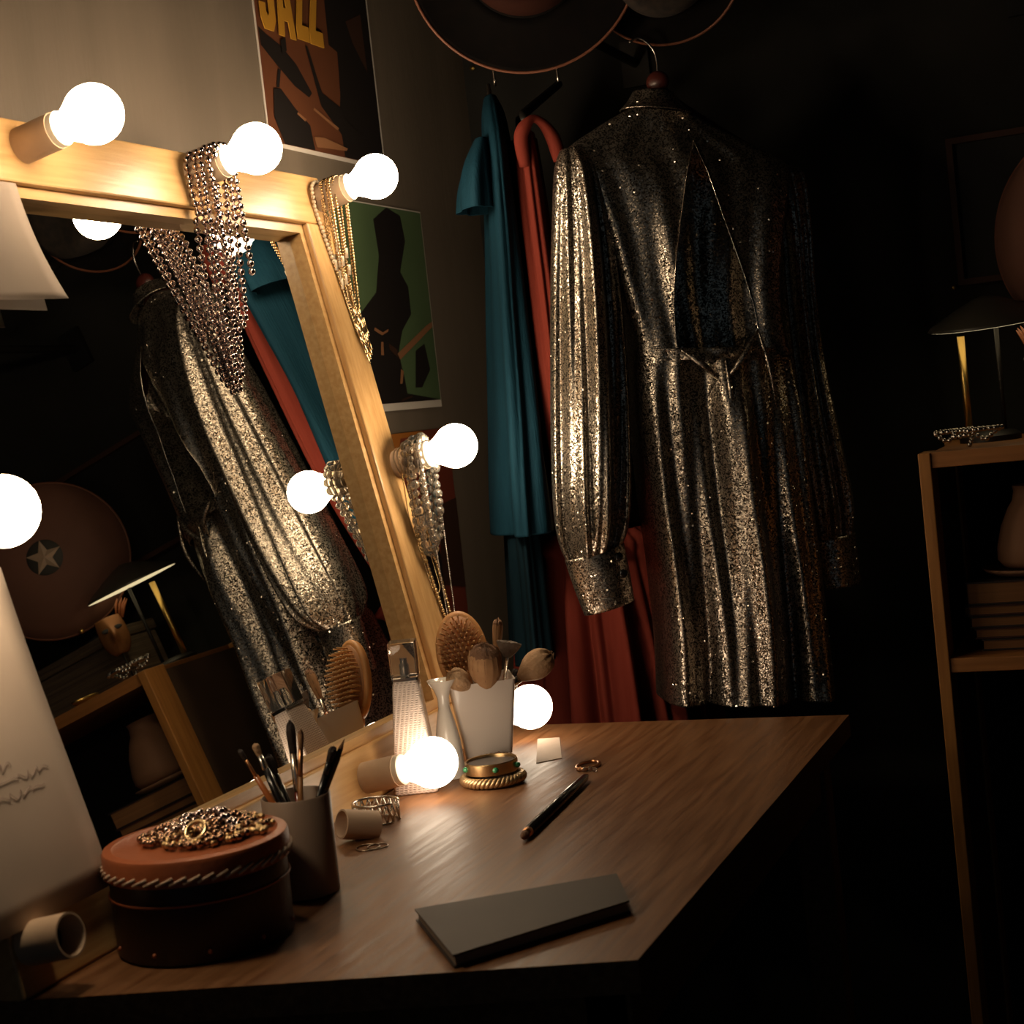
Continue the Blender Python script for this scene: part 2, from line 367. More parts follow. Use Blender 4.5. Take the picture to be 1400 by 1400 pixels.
for y, h, lit in ((1.425, HT, 1), (1.748, HT, 1), (2.066, HT-.004, 1), (2.073, .405, 1), (1.122, .405, 1), (1.748, .030, 2), (2.072, .030, 2), (1.116, .043, 0)):
    lamp(y, h, lit)

# script sheet and small sheet on the mirror
sheet = thing('script_sheet', fr(1.15, .06, .01), 'tall handwritten sheet of cream paper propped against the lower corner of the lit mirror', 'paper')
g = []
for v in np.linspace(0, 1, 14):
    g.append([fr(.93+u*.302-.022*v*0-.023*v*u*0, .058+v*.31, .006+.004*math.sin(3*v+2*u)) - YA*.022*v for u in np.linspace(0, 1, 14)])
MB().grid(g).build('sheet', M['paper'], sheet, solid=.0008)
ink = MB()
for li, (v, u0, u1) in enumerate(((.44, .42, .74), (.40, .55, .9), (.355, .48, .86), (.52, .35, .62))):
    pts = []
    for t in np.linspace(0, 1, 90):
        u = u0+(u1-u0)*t; y = .93+u*.302-.022*v
        pts.append(fr(y+.0022*math.sin(t*47+li), .058+v*.31+.0035*math.sin(t*61+li*2)*(.5+.5*math.sin(t*9+li)), .0076+.004*math.sin(3*v+2*u)))
    ink.tube(pts, .0004, 4)
ink.build('handwriting', M['ink'], sheet)
note = thing('paper_sheet', fr(1.35, .62, .004), 'small curling sheet of plain paper taped over the upper corner of the mirror', 'paper')
g = []
for v in np.linspace(0, 1, 16):
    row = []
    for u in np.linspace(0, 1, 14):
        curl = (u**2)*(v**2)
        row.append(fr(1.17+u*(.222+.008*v*v), .752-v*.128, .003+.018*curl))
    g.append(row)
M['note'] = mat('note_paper', (.27, .21, .165), .8, col2=(.32, .25, .20), noise=7, bump=.1, bump_scale=9)
MB().grid(g).build('sheet', M['note'], note, solid=.0006)
g = [[fr(1.165+u*.222, .70-v*.083, .0012) for u in np.linspace(0, 1, 3)] for v in np.linspace(0, 1, 3)]
MB().grid(g).build('under_sheet', M['note'], note, smooth=False, solid=.0006)

# ------------------------------------------------------------------ posters on wall_left
def wl(px, py, d=.001): p = at(px, py, X=0); return V(d, p[1], p[2])
def poster(name, y0, y1, z0, z1, label, border, base, art, bw=(.006, .006, .006, .006)):
    t = thing(name, (0, (y0+y1)/2, z0), label, 'poster', None)
    mb = MB().box((.0006, y0, z0), (.0022, y1, z1), mi=0)
    l, r, bt, tp_ = bw
    mb.add([(.0025, y0+l, z0+bt), (.0025, y1-r, z0+bt), (.0025, y1-r, z1-tp_), (.0025, y0+l, z1-tp_)], [(0, 1, 2, 3)], 1)
    mats = [border, base]; d = .0028
    for m_, pts in art:
        if m_ not in mats: mats.append(m_)
        P = []
        for q in pts:
            w_ = wl(q[0], q[1], d); w_[1] = min(max(w_[1], y0+l), y1-r); w_[2] = min(max(w_[2], z0+bt), z1-tp_); P.append(w_)
        mb.poly(P, mats.index(m_)); d += .0003
    mb.build('print', mats, t, smooth=False); return t
bl = wl(366, 200); br = wl(526, 232)
jz0 = .5*(bl[2]+br[2])
jy0 = wl(354, 90)[1]; jy1 = wl(512, 110)[1]
jz = poster('jazz_poster', jy0, jy1, jz0, jz0+.56, 'rust brown music poster with amber capital letters above the mirror', M['white_edge'], M['rust'], [
    (M['poster_black'], [(437, -40), (520, -60), (540, 240), (470, 215), (462, 165), (463, 130), (459, 72), (447, 62)]),
    (M['poster_brown'], [(470, 30), (490, 20), (500, 100), (480, 60)]),
    (M['poster_black'], [(350, 36), (362, 48), (380, 62), (402, 88), (424, 128), (420, 134), (400, 118), (378, 92), (354, 62)]),
    (M['poster_black'], [(377, 95), (381, 95), (379, 120), (375, 120)]),
    (M['poster_black'], [(371, 121), (381, 122), (400, 148), (421, 172), (428, 206), (388, 208), (372, 160)]),
    (M['poster_black'], [(414, 64), (417, 64), (437, 128), (465, 150), (466, 162), (492, 186), (478, 206), (458, 176), (436, 146)]),
    (M['poster_tan'], [(426, 148), (460, 176), (458, 179), (425, 151)]),
    (M['poster_tan'], [(426, 188), (440, 189), (472, 204), (470, 207), (430, 202)]),
    (M['poster_black'], [(379, 56), (386, 52), (388, 70), (382, 76)]),
    (M['poster_tan'], [(403, 154), (415, 164), (413, 167), (402, 157)]),
], bw=(.003, .006, .006, .006))
GL = {'J': [(0, .32), (0, .13), (.18, 0), (.78, 0), (1, .14), (1, 1), (.62, 1), (.62, .22), (.5, .17), (.38, .22), (.38, .32)],
      'A': [(0, 0), (.28, 1), (.495, 1), (.495, .8), (.41, .36), (.59, .36), (.505, .8), (.505, 1), (.72, 1), (1, 0), (.68, 0), (.62, .2), (.38, .2), (.32, 0)],
      'Z': [(0, 0), (1, 0), (1, .19), (.46, .19), (1, .84), (1, 1), (.06, 1), (.06, .81), (.56, .81), (0, .16)]}
lt = MB()
for ch, xl, xr, yb in (('J', 353.5, 373.5, 40), ('A', 377, 400, 50), ('Z', 402.5, 418.5, 55), ('Z', 420.5, 438, 62)):
    A = wl(xl, yb); B = wl(xr, yb+(xr-xl)*.21)
    zb = .5*(A[2]+B[2])
    pts = [(.0068, A[1]+(B[1]-A[1])*u, zb+.118*v) for u, v in GL[ch]]
    n_ = len(pts); lt.add(pts+[(.0052, p[1], p[2]) for p in pts], [tuple(range(n_))]+[(i, (i+1) % n_, n_+(i+1) % n_, n_+i) for i in range(n_)])
lt.build('lettering', M['amber'], jz, smooth=False)['label'] = 'amber block letters reading JAZZ'

gz0 = wl(601, 556)[2]; gy1 = wl(602, 550)[1]
gz1 = wl(572, 290)[2]
poster('guitarist_poster', 2.20, gy1, gz0, gz1, 'olive green poster of a dark guitarist silhouette beside the mirror post', M['white_edge'], M['olive'], [
    (M['poster_black'], [(508, 300), (526, 282), (545, 296), (552, 330), (545, 372), (556, 392), (560, 430), (548, 452), (543, 482), (552, 520), (555, 538), (602, 552), (602, 566), (490, 566), (490, 430), (512, 400), (516, 350)]),
    (M['poster_black'], [(566, 480), (578, 470), (586, 505), (575, 530), (566, 530)]),
    (M['poster_tan'], [(541, 484), (580, 446), (588, 440), (589, 447), (584, 452), (545, 492)]),
    (M['poster_brown'], [(529, 470), (540, 478), (542, 490), (530, 478)]),
    (M['poster_tan'], [(518, 468), (521, 468), (522, 486), (518, 486)]),
    (M['poster_tan'], [(545, 505), (549, 508), (547, 525), (544, 525)]),
    (M['poster_tan'], [(509, 448), (520, 455), (528, 450), (527, 454), (519, 459), (508, 452)]),
    (M['poster_brown'], [(546, 546), (560, 541), (561, 543), (549, 548), (548, 556), (546, 556)]),
], bw=(.002, .002, .012, .002))
oz1 = wl(577, 588)[2]
og = poster('orange_poster', 2.33, wl(622, 690)[1], .84, oz1, 'rust red poster with an orange heading behind the strings of crystal beads', M['poster_brown'], M['poster_red'], [
    (M['orange'], [(500, 594), (575, 586), (580, 616), (500, 628)]),
    (M['poster_red'], [(545, 600), (556, 598), (560, 622), (554, 622), (552, 612), (550, 612), (549, 624), (543, 624)]),
    (M['poster_red'], [(561, 597), (567, 596), (573, 618), (567, 619)]),
    (M['poster_brown'], [(600, 690), (622, 680), (640, 800), (600, 800)]),
    (M['poster_black'], [(560, 700), (585, 690), (600, 760), (610, 840), (560, 840)]),
], bw=(.001, .001, .002, .001))

# ------------------------------------------------------------------ bead strings
def resample(P, step, closed=False):
    P = np.asarray(P, float)
    if closed: P = np.vstack([P, P[:1]])
    L = np.r_[0, np.cumsum(np.linalg.norm(np.diff(P, axis=0), axis=1))]
    n = max(2, int(L[-1]/step)); s = np.arange(n)*L[-1]/n if closed else np.linspace(0, L[-1], n)
    return np.stack([np.interp(s, L, P[:, i]) for i in range(3)], 1)
def beads(mb, P, r, gap=1.04, closed=False, nu=10, nv=7, jit=0):
    Q = resample(P, 2*r*gap, closed)
    for p in Q: mb.ball(p, r*(1+jit*random.uniform(-1, 1)), nu, nv)
    return Q
def front_x(z, r, glass=False):
    """surface of the leaning mirror at height z, plus the bead's own radius"""
    off = -.027 if glass else 0.0
    return P0[0]-math.tan(DEL)*(z-DZ) + off/math.cos(DEL) + r*1.05
def hang(y, h, off, half, drop, r, sway=0, pinch=.25, top=.0195, post=False, spread=0):
    """a closed loop hooked over a socket and hanging down, resting on the mirror where it meets it"""
    c = fr(y, h, off); rr = top+r*1.02; P = []
    zb = c[2]-drop
    def side(sg):
        out = []
        for t in np.linspace(0, 1, 40):
            z = c[2]+(zb-c[2])*t
            w_ = rr*(1-t)**.7*(1-pinch)+rr*pinch
            if t > .93: w_ *= math.sqrt(max(0, 1-((t-.93)/.07)**2))
            yy = c[1]+sg*w_*half+sway*t+spread*t*sg
            gl = (not post) and z < fr(y, .742)[2]
            x = max(c[0], front_x(z, r, gl))
            if not gl and not post and z > fr(y, .742)[2]: x = max(x, c[0])
            out.append(V(x, yy, z))
        return out
    A = side(-1); B = side(1)
    arc = [V(c[0], c[1], c[2])+rr*(math.cos(a)*-YA*half+math.sin(a)*U) for a in np.linspace(0, PI, 14)]
    return np.array(A[::-1]+arc[1:-1]+B)
def necklace(name, P, r, m_, label, cat, group=None, closed=True, gap=1.02, thread=None, jit=0):
    P = np.asarray(P)
    t = thing(name, P[P[:, 2].argmax()], label, cat, group)
    mb = MB(); Q = beads(mb, P, r, gap, closed, 12 if r > .003 else 8, 8 if r > .003 else 6, jit)
    mb.tube(Q, r*.3, 6, closed=closed)
    mb.build('bead_strand', m_, t)
    return t
GS = 'silver bead necklaces over the mirror lamp'
sil = 'string of silver beads looped with others over the lamp socket on the top rail'
for off, half, drop, sway in ((.009, 1.0, .268, .004), (.019, .9, .250, .010), (.029, 1.05, .262, .004), (.039, .95, .195, .012)):
    necklace('bead_necklace', hang(1.748, HT, off, half, drop, .0046, sway), .0046, M['silver'], sil, 'necklace', GS, gap=1.2)
c = fr(1.748, HT, .046)
P = [c+V(.0, .021*math.cos(a), .021*math.sin(a)) for a in np.linspace(PI*.9, 0, 10)]+[V(c[0], c[1]+.021+.001*i, c[2]-.004-i*.0085) for i in range(16)]
necklace('bead_necklace', P, .0046, M['silver'], 'short loose end of silver beads hanging apart from the bundle, next to the globe lamp', 'necklace', None, closed=False)

GG = 'gold chains over the corner lamp'
YC = 2.066
necklace('pearl_necklace', hang(YC-.004, HT-.004, .006, 1.0, .10, .0030, -.002, post=True), .0030, M['pearl'], 'string of small cream pearls on the corner lamp of the mirror', 'necklace', None)
for i, (off, drop, sway, half, r) in enumerate(((.014, .185, .002, .8, .0021), (.019, .205, .005, 1.0, .0023), (.025, .165, .007, .9, .0021), (.031, .20, .010, 1.0, .0022), (.036, .18, .012, .8, .0021))):
    t = necklace('gold_necklace', hang(YC, HT-.004, off, half, drop, r, sway, post=True), r, M['gold'], 'fine gold chain with drop pendants hanging from the corner lamp of the mirror', 'necklace', GG)
    P = hang(YC, HT-.004, off, half, drop, r, sway, post=True); e = P[P[:, 2].argmin()]
    mb = MB()
    for j in range(5):
        q = e+V(.003, (j-2)*.0045, -.002+.002*abs(j-2)); mb.tube([q, q+V(.0045, .001, -.022-.004*(2-abs(j-2)))], [.0012, .0008], 6); mb.ball(q+V(.0047, .001, -.024-.004*(2-abs(j-2))), .0016, 8, 6)
    mb.build('pendant', M['gold'], t)
    mb = MB()
    for j, z in enumerate((.60, .72)):
        k_ = np.argmin(abs(P[:, 2]-(P[:, 2].max()-drop*z))); mb.box((-.002, -.0015, -.007), (.002, .0015, .007), P[k_]+V(.002, 0, 0))
    mb.build('charm', M['pearl'], t)

YR = 2.073; HR = .405
for i, (off, half, drop, sway, jit) in enumerate(((.028, 1.0, .100, .002, .3), (.037, 1.15, .135, .004, .25), (.047, 1.0, .120, .007, .3))):
    necklace('crystal_necklace', hang(YR, HR, off, half, drop, .0060, sway, post=True, pinch=.5), .0060, M['crystal'], 'string of clear glass beads wound round the lamp on the side post', 'necklace', 'crystal strings on the side lamp', gap=1.0, jit=jit)
necklace('chain_necklace', hang(YR+.004, HR, .047, 1.0, .25, .0016, .022, post=True, pinch=.5), .0016, M['steel'], 'long thin dark chain hanging below the lamp on the side post', 'necklace')
necklace('bead_necklace', hang(YR+.004, HR, .022, .9, .235, .0038, .012, post=True, pinch=.4), .0030, M['oldgold'], 'string of brown metallic beads hanging lowest from the side post lamp', 'necklace')
necklace('chain_necklace', hang(YR, HR, .015, .9, .19, .0012, .010, post=True, pinch=.6), .0012, M['gold'], 'thin gold chain hanging close to the side post below its lamp', 'necklace')
for off in (.007, .0125):
    o = fr(YR, HR, off); a_, b_, _ = frame_of(N)
    MB().tube([o+.0208*(math.cos(t)*a_+math.sin(t)*b_)+N*.001*math.sin(2*t) for t in np.linspace(0, 2*PI, 32, endpoint=False)], .0012, 6, closed=True).build('cord_ring', M['rope_dark'], smooth=True)
    tag(bpy.context.scene.objects[-1] if False else COL.objects[-1], 'thin brown cord ring around the socket on the side post', 'ring', 'cord rings on the side socket')

# ------------------------------------------------------------------ clothes
ang = math.radians(29)
E1 = V(math.cos(ang), math.sin(ang), 0); EN = V(math.sin(ang), -math.cos(ang), 0); DO = V(.512, 2.285, 1.27)-EN*.068
def dp(p, d=0): return on_plane(p[0], p[1], DO+EN*d, EN)
def cloth(rows, n_rows, n_t, fold, sq=1.0, off=None, depth=None, e_n=EN):
    """rings of a hanging tube of cloth: rows are (left, right, depth, offset, fold amplitude)"""
    L = np.array([dp(r[0], r[3]) for r in rows]); R_ = np.array([dp(r[1], r[3]) for r in rows])
    D = np.array([[r[2], r[4]] for r in rows])
    L = lerp_rows(L, n_rows); R_ = lerp_rows(R_, n_rows); D = lerp_rows(D, n_rows)
    t = np.linspace(0, 2*PI, n_t, endpoint=False); rings = []
    for i in range(n_rows):
        c = (L[i]+R_[i])/2; h = (R_[i]-L[i])/2; v = i/(n_rows-1)
        s = np.cos(t)
        f = fold(s, v, t)*D[i, 1]
        env = np.abs(np.sin(t))**.5
        dn = np.sign(np.sin(t))*np.abs(np.sin(t))**sq*D[i, 0]+f*np.sign(np.sin(t))*env
        rings.append(c+s[:, None]*h+dn[:, None]*e_n)
    return rings
def folds(*terms):
    def f(s, v, t):
        q = 0
        for fr_, ph, dr, am in terms: q = q+am*np.sin(fr_*s+ph+dr*v)
        return q
    return f
hangr = thing('coat_hanger', dp((902, 96)), 'polished red brown wooden hanger inside the silver sequin dress', 'hanger')
P = [dp((775, 214), 0), dp((830, 180), 0), dp((880, 140)), dp((902, 124)), dp((930, 146)), dp((1000, 190)), dp((1062, 226), 0)]
MB().tube(lerp_rows(P, 30), [.008]*30, 10).build('hanger_arm', M['tape'], hangr)
MB().ball(dp((899, 112)), .016, 14, 10, sc=(1.1, .7, 1)).build('hanger_neck', M['tape'], hangr)
P = [dp((899, 100)), dp((898, 84)), dp((894, 70)), dp((884, 58)), dp((872, 52)), dp((860, 58))]
MB().tube(lerp_rows(P, 24), .0018, 8).build('hook', M['steel'], hangr)

dress = thing('sequin_dress', dp((1010, 955)), 'glittering silver long sleeved dress with a keyhole front, hanging beyond the dressing table', 'dress')
fb = folds((5, .6, 2.5, .8), (11, 2, -4.2, .5), (23, .3, 5, .22))
rows = [((856, 152), (938, 158), .030, 0, .0), ((812, 178), (1000, 190), .034, 0, .002), ((770, 212), (1068, 226), .045, 0, .005), ((792, 245), (1072, 255), .056, 0, .004), ((818, 310), (1064, 318), .064, 0, .006),
        ((840, 390), (1058, 396), .070, 0, .007), ((860, 462), (1064, 462), .072, 0, .006), ((864, 490), (1072, 488), .074, 0, .006)]
R1 = np.array(cloth(rows, 130, 360, fb, .3))
pix = proj(R1)
hole = np.array([(948, 192), (939, 240), (931, 300), (924, 360), (921, 415), (925, 474), (945, 486), (990, 489), (1018, 474), (1037, 450), (1030, 415), (1014, 365), (990, 298), (968, 235)], float)
def inside(p):
    x, y = p[..., 0], p[..., 1]; c = np.zeros(x.shape, bool)
    for i in range(len(hole)):
        x1, y1 = hole[i]; x2, y2 = hole[i-1]
        c ^= ((y1 > y) != (y2 > y)) & (x < (x2-x1)*(y-y1)/(y2-y1+1e-9)+x1)
    return c
a, n, _ = R1.shape
front = np.arange(n) < n//2          # sin t > 0 faces the room
hid = inside(pix) & front[None, :]
HW = np.array([dp(q) for q in hole])
# close the edge of the keyhole: rim vertices slide onto its outline
HL = resample(HW, .0015, True); hp = proj(HL)
vs = R1.copy(); keep = []
for i in range(a-1):
    for j in range(n):
        q = (j+1) % n; ids = ((i, j), (i, q), (i+1, q), (i+1, j)); k_ = sum(hid[x] for x in ids)
        if k_ == 4: continue
        keep.append([i_*n+j_ for i_, j_ in ids])
        if k_:
            for x in ids:
                if hid[x]:
                    d2 = ((hp-pix[x])**2).sum(1); w_ = d2.argmin()
                    r0 = vs[x]-CP; tgt = HL[w_]-CP
                    vs[x] = CP+tgt/np.linalg.norm(tgt)*np.linalg.norm(R1[x]-CP)
mbx = MB(); mbx.add(vs.reshape(-1, 3), keep)
mbx.build('bodice', M['lurex'], dress)
# beaded edge along the keyhole
depth = []
rim = []
for q in HL:
    d2 = ((pix[:, :n//2]-proj(q))**2).sum(-1); i_, j_ = np.unravel_index(d2.argmin(), d2.shape)
    tgt = unit(q-CP); rim.append(CP+tgt*(np.linalg.norm(R1[i_, j_]-CP)-.001))
mbx = MB(); rim = np.array(rim)
rim = (rim+np.roll(rim, 1, 0)+np.roll(rim, -1, 0))/3
mbx.tube(resample(rim, .004, True), .0011, 6, closed=True); beads(mbx, rim, .0012, 1.6, True, 7, 5)
mbx.build('keyhole_trim', M['lurex_trim'], dress)
fs = folds((6.5, .2, 1.6, .9), (12, 1.4, -2.2, .55), (25, 2, 3.5, .22))
rows = [((864, 488), (1072, 486), .074, 0, .006), ((862, 520), (1078, 520), .078, 0, .009), ((866, 580), (1088, 580), .084, 0, .015), ((878, 680), (1100, 678), .084, 0, .016), ((892, 780), (1112, 776), .090, 0, .019), ((902, 870), (1122, 864), .094, 0, .020), ((906, 955), (1130, 946), .096, 0, .021)]
R2 = cloth(rows, 120, 300, fs, .45)
mbx = MB(); mbx.loft(R2, True, False, False); mbx.build('skirt', M['lurex'], dress, solid=.0012)
wb = [((862, 480), (1073, 478), .081, 0, .004), ((863, 496), (1074, 494), .082, 0, .004)]
mbx = MB(); mbx.loft(cloth(wb, 6, 240, fb, .55), True, False, False); mbx.build('waistband', M['lurex'], dress, solid=.0015)
# gathers that fall from the keyhole's foot
mbx = MB()
for p_, q_, w_ in (((930, 478), (985, 520), .012), ((1036, 452), (985, 530), .012), ((1036, 450), (1062, 560), .008), ((992, 490), (1000, 600), .010)):
    A = np.array([dp(p_, .082), dp(((p_[0]+q_[0])/2+4, (p_[1]+q_[1])/2), .092), dp(q_, .078)])
    mbx.tube(lerp_rows(A, 20), w_*.4*np.sin(np.linspace(.35, PI-.1, 20)), 10)
mbx.build('gather', M['lurex'], dress)
def sleeve(rows, cuff, seed):
    f_ = folds((4.6, seed, 1.4, 1.0), (9.5, seed*2, -2.2, .6), (21, seed, 3, .25))
    mb = MB(); mb.loft(cloth(rows, 110, 150, f_), True, True, False); s = mb.build('sleeve', M['lurex'], dress, solid=.001)
    mb = MB(); mb.loft(cloth(cuff, 14, 90, folds((3, seed, .5, 1))), True, False, False); c_ = mb.build('cuff', M['lurex'], s, solid=.0018)
    return c_
c1 = sleeve([((766, 206), (800, 200), .014, 0.022, .001), ((758, 235), (822, 240), .030, 0.022, .005), ((755, 310), (838, 315), .040, 0.028, .010), ((753, 400), (850, 405), .047, 0.034, .013), ((753, 500), (858, 505), .052, 0.038, .014), ((754, 600), (862, 598), .056, 0.042, .015), ((757, 690), (862, 675), .054, 0.046, .016), ((764, 740), (858, 718), .046, 0.048, .016), ((775, 768), (850, 744), .030, 0.050, .007)],
            [((773, 766), (852, 742), .031, 0.050, .001), ((786, 805), (860, 782), .031, 0.052, .002), ((800, 841), (866, 819), .031, 0.054, .001)], .7)
for q in ((846, 761), (852, 784)):
    a_, b_, d_ = frame_of(EN); MB().lathe([(.0001, .0032), (.0045, .003), (.0062, .0016), (.0062, -.0016), (.0001, -.0018)], dp(q, .078), unit(V(.62, -.77, 0)), 18).build('button', M['blacklac'], c1)
sleeve([((1036, 214), (1072, 226), .014, -.02, .001), ((1044, 250), (1098, 240), .030, -.035, .005), ((1056, 320), (1108, 316), .034, -.055, .008), ((1062, 400), (1114, 398), .036, -.065, .009), ((1072, 500), (1126, 496), .038, -.07, .010), ((1084, 600), (1146, 594), .040, -.07, .010), ((1098, 690), (1164, 682), .038, -.07, .011), ((1110, 740), (1166, 730), .026, -.07, .006)],
       [((1109, 738), (1168, 728), .026, -.07, .001), ((1120, 806), (1176, 796), .027, -.07, .001)], 2.1)
mbx = MB()
cr = [((866, 126), (922, 130), .030, .004, 0), ((858, 140), (932, 146), .034, .006, 0), ((848, 151), (946, 158), .042, .010, 0)]
mbx.loft(cloth(cr, 18, 100, folds((4, .5, 1, .4))), True, False, False)
mbx.build('collar', M['lurex'], dress, solid=.002)

# garment rail on wall brackets, hidden behind the hats
RY = 2.385; RZ = 1.79
rail = thing('garment_rail', (.55, RY, RZ), 'dark iron clothes rail holding the dresses behind the hats', 'clothes rail')
MB().tube([(.16, RY, RZ), (1.0, RY, RZ)], .011, 12).build('top_bar', M['iron'], rail)
for x in (.33, .985):
    MB().tube([(x, RY-.008, RZ), (x, 2.828, RZ)], .008, 10).box((x-.025, 2.818, RZ-.04), (x+.025, 2.829, RZ+.04)).build('bracket', M['iron'], rail, auto=40)
def wire_hook(x, name, parent, y=RY, z=RZ, drop=.075):
    P = [(x, y, z-drop), (x, y, z-.035), (x, y+.012, z-.014), (x, y+.015, z), (x, y+.006, z+.0125), (x, y-.006, z+.0125), (x, y-.014, z+.003)]
    return MB().tube(lerp_rows(P, 26), .0022, 8).build(name, M['steel'], parent)
GA = V(-.40, .9165, 0); GB = V(.9165, .40, 0)      # the hangers have swung round on the rail
def garment(rows, nr, nt, harm):
    """rows: x, y, z, half thickness, half length along the hanger, fold depth"""
    R = lerp_rows(np.array(rows, float), nr); t = np.linspace(0, 2*PI, nt, endpoint=False); out = []
    for i, r in enumerate(R):
        v = i/(nr-1); f = 0
        for n_, ph, dr, am in harm: f = f+am*np.cos(n_*t+ph+dr*v+.6*np.sin(2*t+ph))
        f = f*r[5]
        tx = np.cos(t)*(r[3]+f); ty = np.sin(t)*(r[4]+f)
        out.append(V(*r[:3])+tx[:, None]*GB+ty[:, None]*GA)
    return out
def along(c, l, z, w=0): return V(c[0], c[1], 0)+GA*l+GB*w+V(0, 0, z)

# teal dress, edge on
TC = (.226, RY-.012)
th = thing('coat_hanger', (TC[0], RY, 1.70), 'wire hanger carrying the teal dress below the wide black hat', 'hanger')
wire_hook(TC[0]+.006, 'hook', th, drop=.085)
MB().tube([along(TC, -.12, 1.585), along(TC, -.05, 1.655), along(TC, 0, 1.706), along(TC, .05, 1.655), along(TC, .12, 1.585)], .003, 8).build('hanger_arm', M['steel'], th)
teal = thing('teal_dress', (TC[0], RY, .8), 'teal blue short sleeved dress seen edge on between the dark wall and the red gown', 'dress')
ff = ((3, .4, 1.8, .8), (6, 1, -2.5, .7), (11, 2, 2, .35))
x, y = TC
mbx = MB(); mbx.loft(garment([(x, y, 1.684, .010, .04, .0), (x, y, 1.655, .016, .08, .002), (x, y, 1.60, .019, .13, .003), (x-.002, y, 1.53, .021, .15, .005), (x-.004, y, 1.45, .024, .15, .006), (x-.008, y, 1.35, .027, .15, .008), (x-.014, y, 1.2, .032, .16, .010), (x-.02, y, 1.1, .035, .165, .011), (x-.024, y, 1.02, .037, .17, .012)], 110, 260, ff), True, False, False)
mbx.build('body', M['teal'], teal, solid=.0015)
mbx = MB(); mbx.loft(garment([(x-.022, y, 1.14, .020, .13, .004), (x-.024, y, 1.0, .024, .14, .007), (x-.026, y, .90, .026, .145, .008), (x-.028, y, .82, .028, .15, .009)], 60, 200, ((8, 1, .5, .7), (15, 1, -1, .5))), True, False, False)
mbx.build('underskirt', M['teal_shaded'], teal, solid=.0012)
mbx = MB(); mbx.loft(garment([(x+.012, y-.085, 1.61, .010, .03, .0), (x+.010, y-.10, 1.575, .020, .042, .003), (x+.006, y-.105, 1.54, .026, .05, .005), (x+.003, y-.108, 1.505, .027, .052, .005)], 40, 110, ((4, 0, 1, .8), (7, 1, -2, .5))), True, True, False)
mbx.build('sleeve', M['teal'], teal, solid=.0012)

# red gown behind the silver dress
RCN = (.272, RY-.012)
rh = thing('coat_hanger', (RCN[0], RY, 1.66), 'hanger with a hook holding the red gown', 'hanger')
wire_hook(.335, 'hook', rh, drop=.10)
MB().tube([along(RCN, -.115, 1.625), along(RCN, -.05, 1.645), V(.335, RY, 1.69), along(RCN, .05, 1.655), along(RCN, .12, 1.60)], .006, 10).build('hanger_arm', M['iron'], rh)
red = thing('red_gown', (RCN[0], RY, .72), 'brick red pleated gown hanging behind the silver sequin dress', 'dress')
fr_ = ((6, 0, 1, .8), (11, 1, -1.5, .6), (17, 2, 1, .3))
x, y = RCN
mbx = MB(); mbx.loft(garment([(x, y, 1.612, .018, .10, .002), (x, y, 1.52, .022, .11, .003), (x+.002, y, 1.40, .022, .11, .004), (x+.006, y, 1.2, .024, .10, .005), (x+.014, y+.04, 1.02, .040, .085, .005), (x+.02, y+.06, .985, .06, .09, .007)], 70, 180, fr_), True, False, False)
mbx.build('bodice', M['red'], red, solid=.0015)
# shoulder strap folded over the hanger end
P = lerp_rows(np.array([along(RCN, -.100, 1.56, -.006), along(RCN, -.110, 1.600, -.008), along(RCN, -.112, 1.619, .002), along(RCN, -.108, 1.626, .014), along(RCN, -.10, 1.617, .028), along(RCN, -.09, 1.597, .040), along(RCN, -.085, 1.565, .047)]), 30)
MB().tube(P, .0085+.0025*np.sin(np.linspace(0, 9, 30)), 14).build('strap', M['red'], red)
x, y = .288, RY+.075
mbx = MB(); mbx.loft(garment([(x, y, 1.005, .086, .085, .005), (x, y, .985, .112, .105, .012), (x, y, .965, .108, .102, .006), (x, y, .90, .120, .115, .011), (x+.002, y, .82, .130, .12, .015), (x+.004, y, .72, .140, .125, .018), (x+.006, y, .64, .146, .13, .020)], 90, 320, ((13, 0, .6, .9), (22, 1, -.5, .6), (37, 2, .5, .25))), True, False, False)
mbx.build('skirt', M['red'], red, solid=.0015)

# hats
def wide_hat(name, c, nrm, R_, crown_r, crown_h, label, m_b, m_c, tiltx=1):
    nrm = unit(nrm); t = thing(name, c, label, 'hat')
    a_, b_, d_ = frame_of(nrm)
    def ring(r, h, flare=0):
        th = np.linspace(0, 2*PI, 72, endpoint=False)
        return c+r*(np.cos(th)[:, None]*a_*1.02+np.sin(th)[:, None]*b_)+d_*(h+flare*np.cos(2*th)[:, None])
    MB().loft([ring(crown_r, 0), ring(crown_r*1.15, -.002), ring((crown_r+R_)/2, -.004, .004), ring(R_*.96, .004, .008), ring(R_, .007, .010)], True, False, False).build('brim', m_b, t, solid=.003)
    MB().tube(ring(R_, .007, .010), .0022, 8, closed=True).build('brim_binding', M['leather_trim'], t)
    MB().loft([ring(crown_r, -.002), ring(crown_r*1.0, .02), ring(crown_r*.96, crown_h*.6), ring(crown_r*.88, crown_h*.92), ring(crown_r*.7, crown_h), ring(crown_r*.4, crown_h*.93), ring(.002, crown_h*.88)], True, False, True).build('crown', m_c, t)
    MB().loft([ring(crown_r*1.01, .002), ring(crown_r*1.025, .004), ring(crown_r*1.02, .026), ring(crown_r*.995, .028)], True, False, False).build('hat_band', M['felt'], t)
    return t
h1 = at(715, -62, Y=2.235); wide_hat('wide_brim_hat', h1, V(.30, -.93, -.20), .162, .085, .10, 'wide black felt hat with a tan bound brim at the top, nearest the music poster', M['felt'], M['felt_red'])
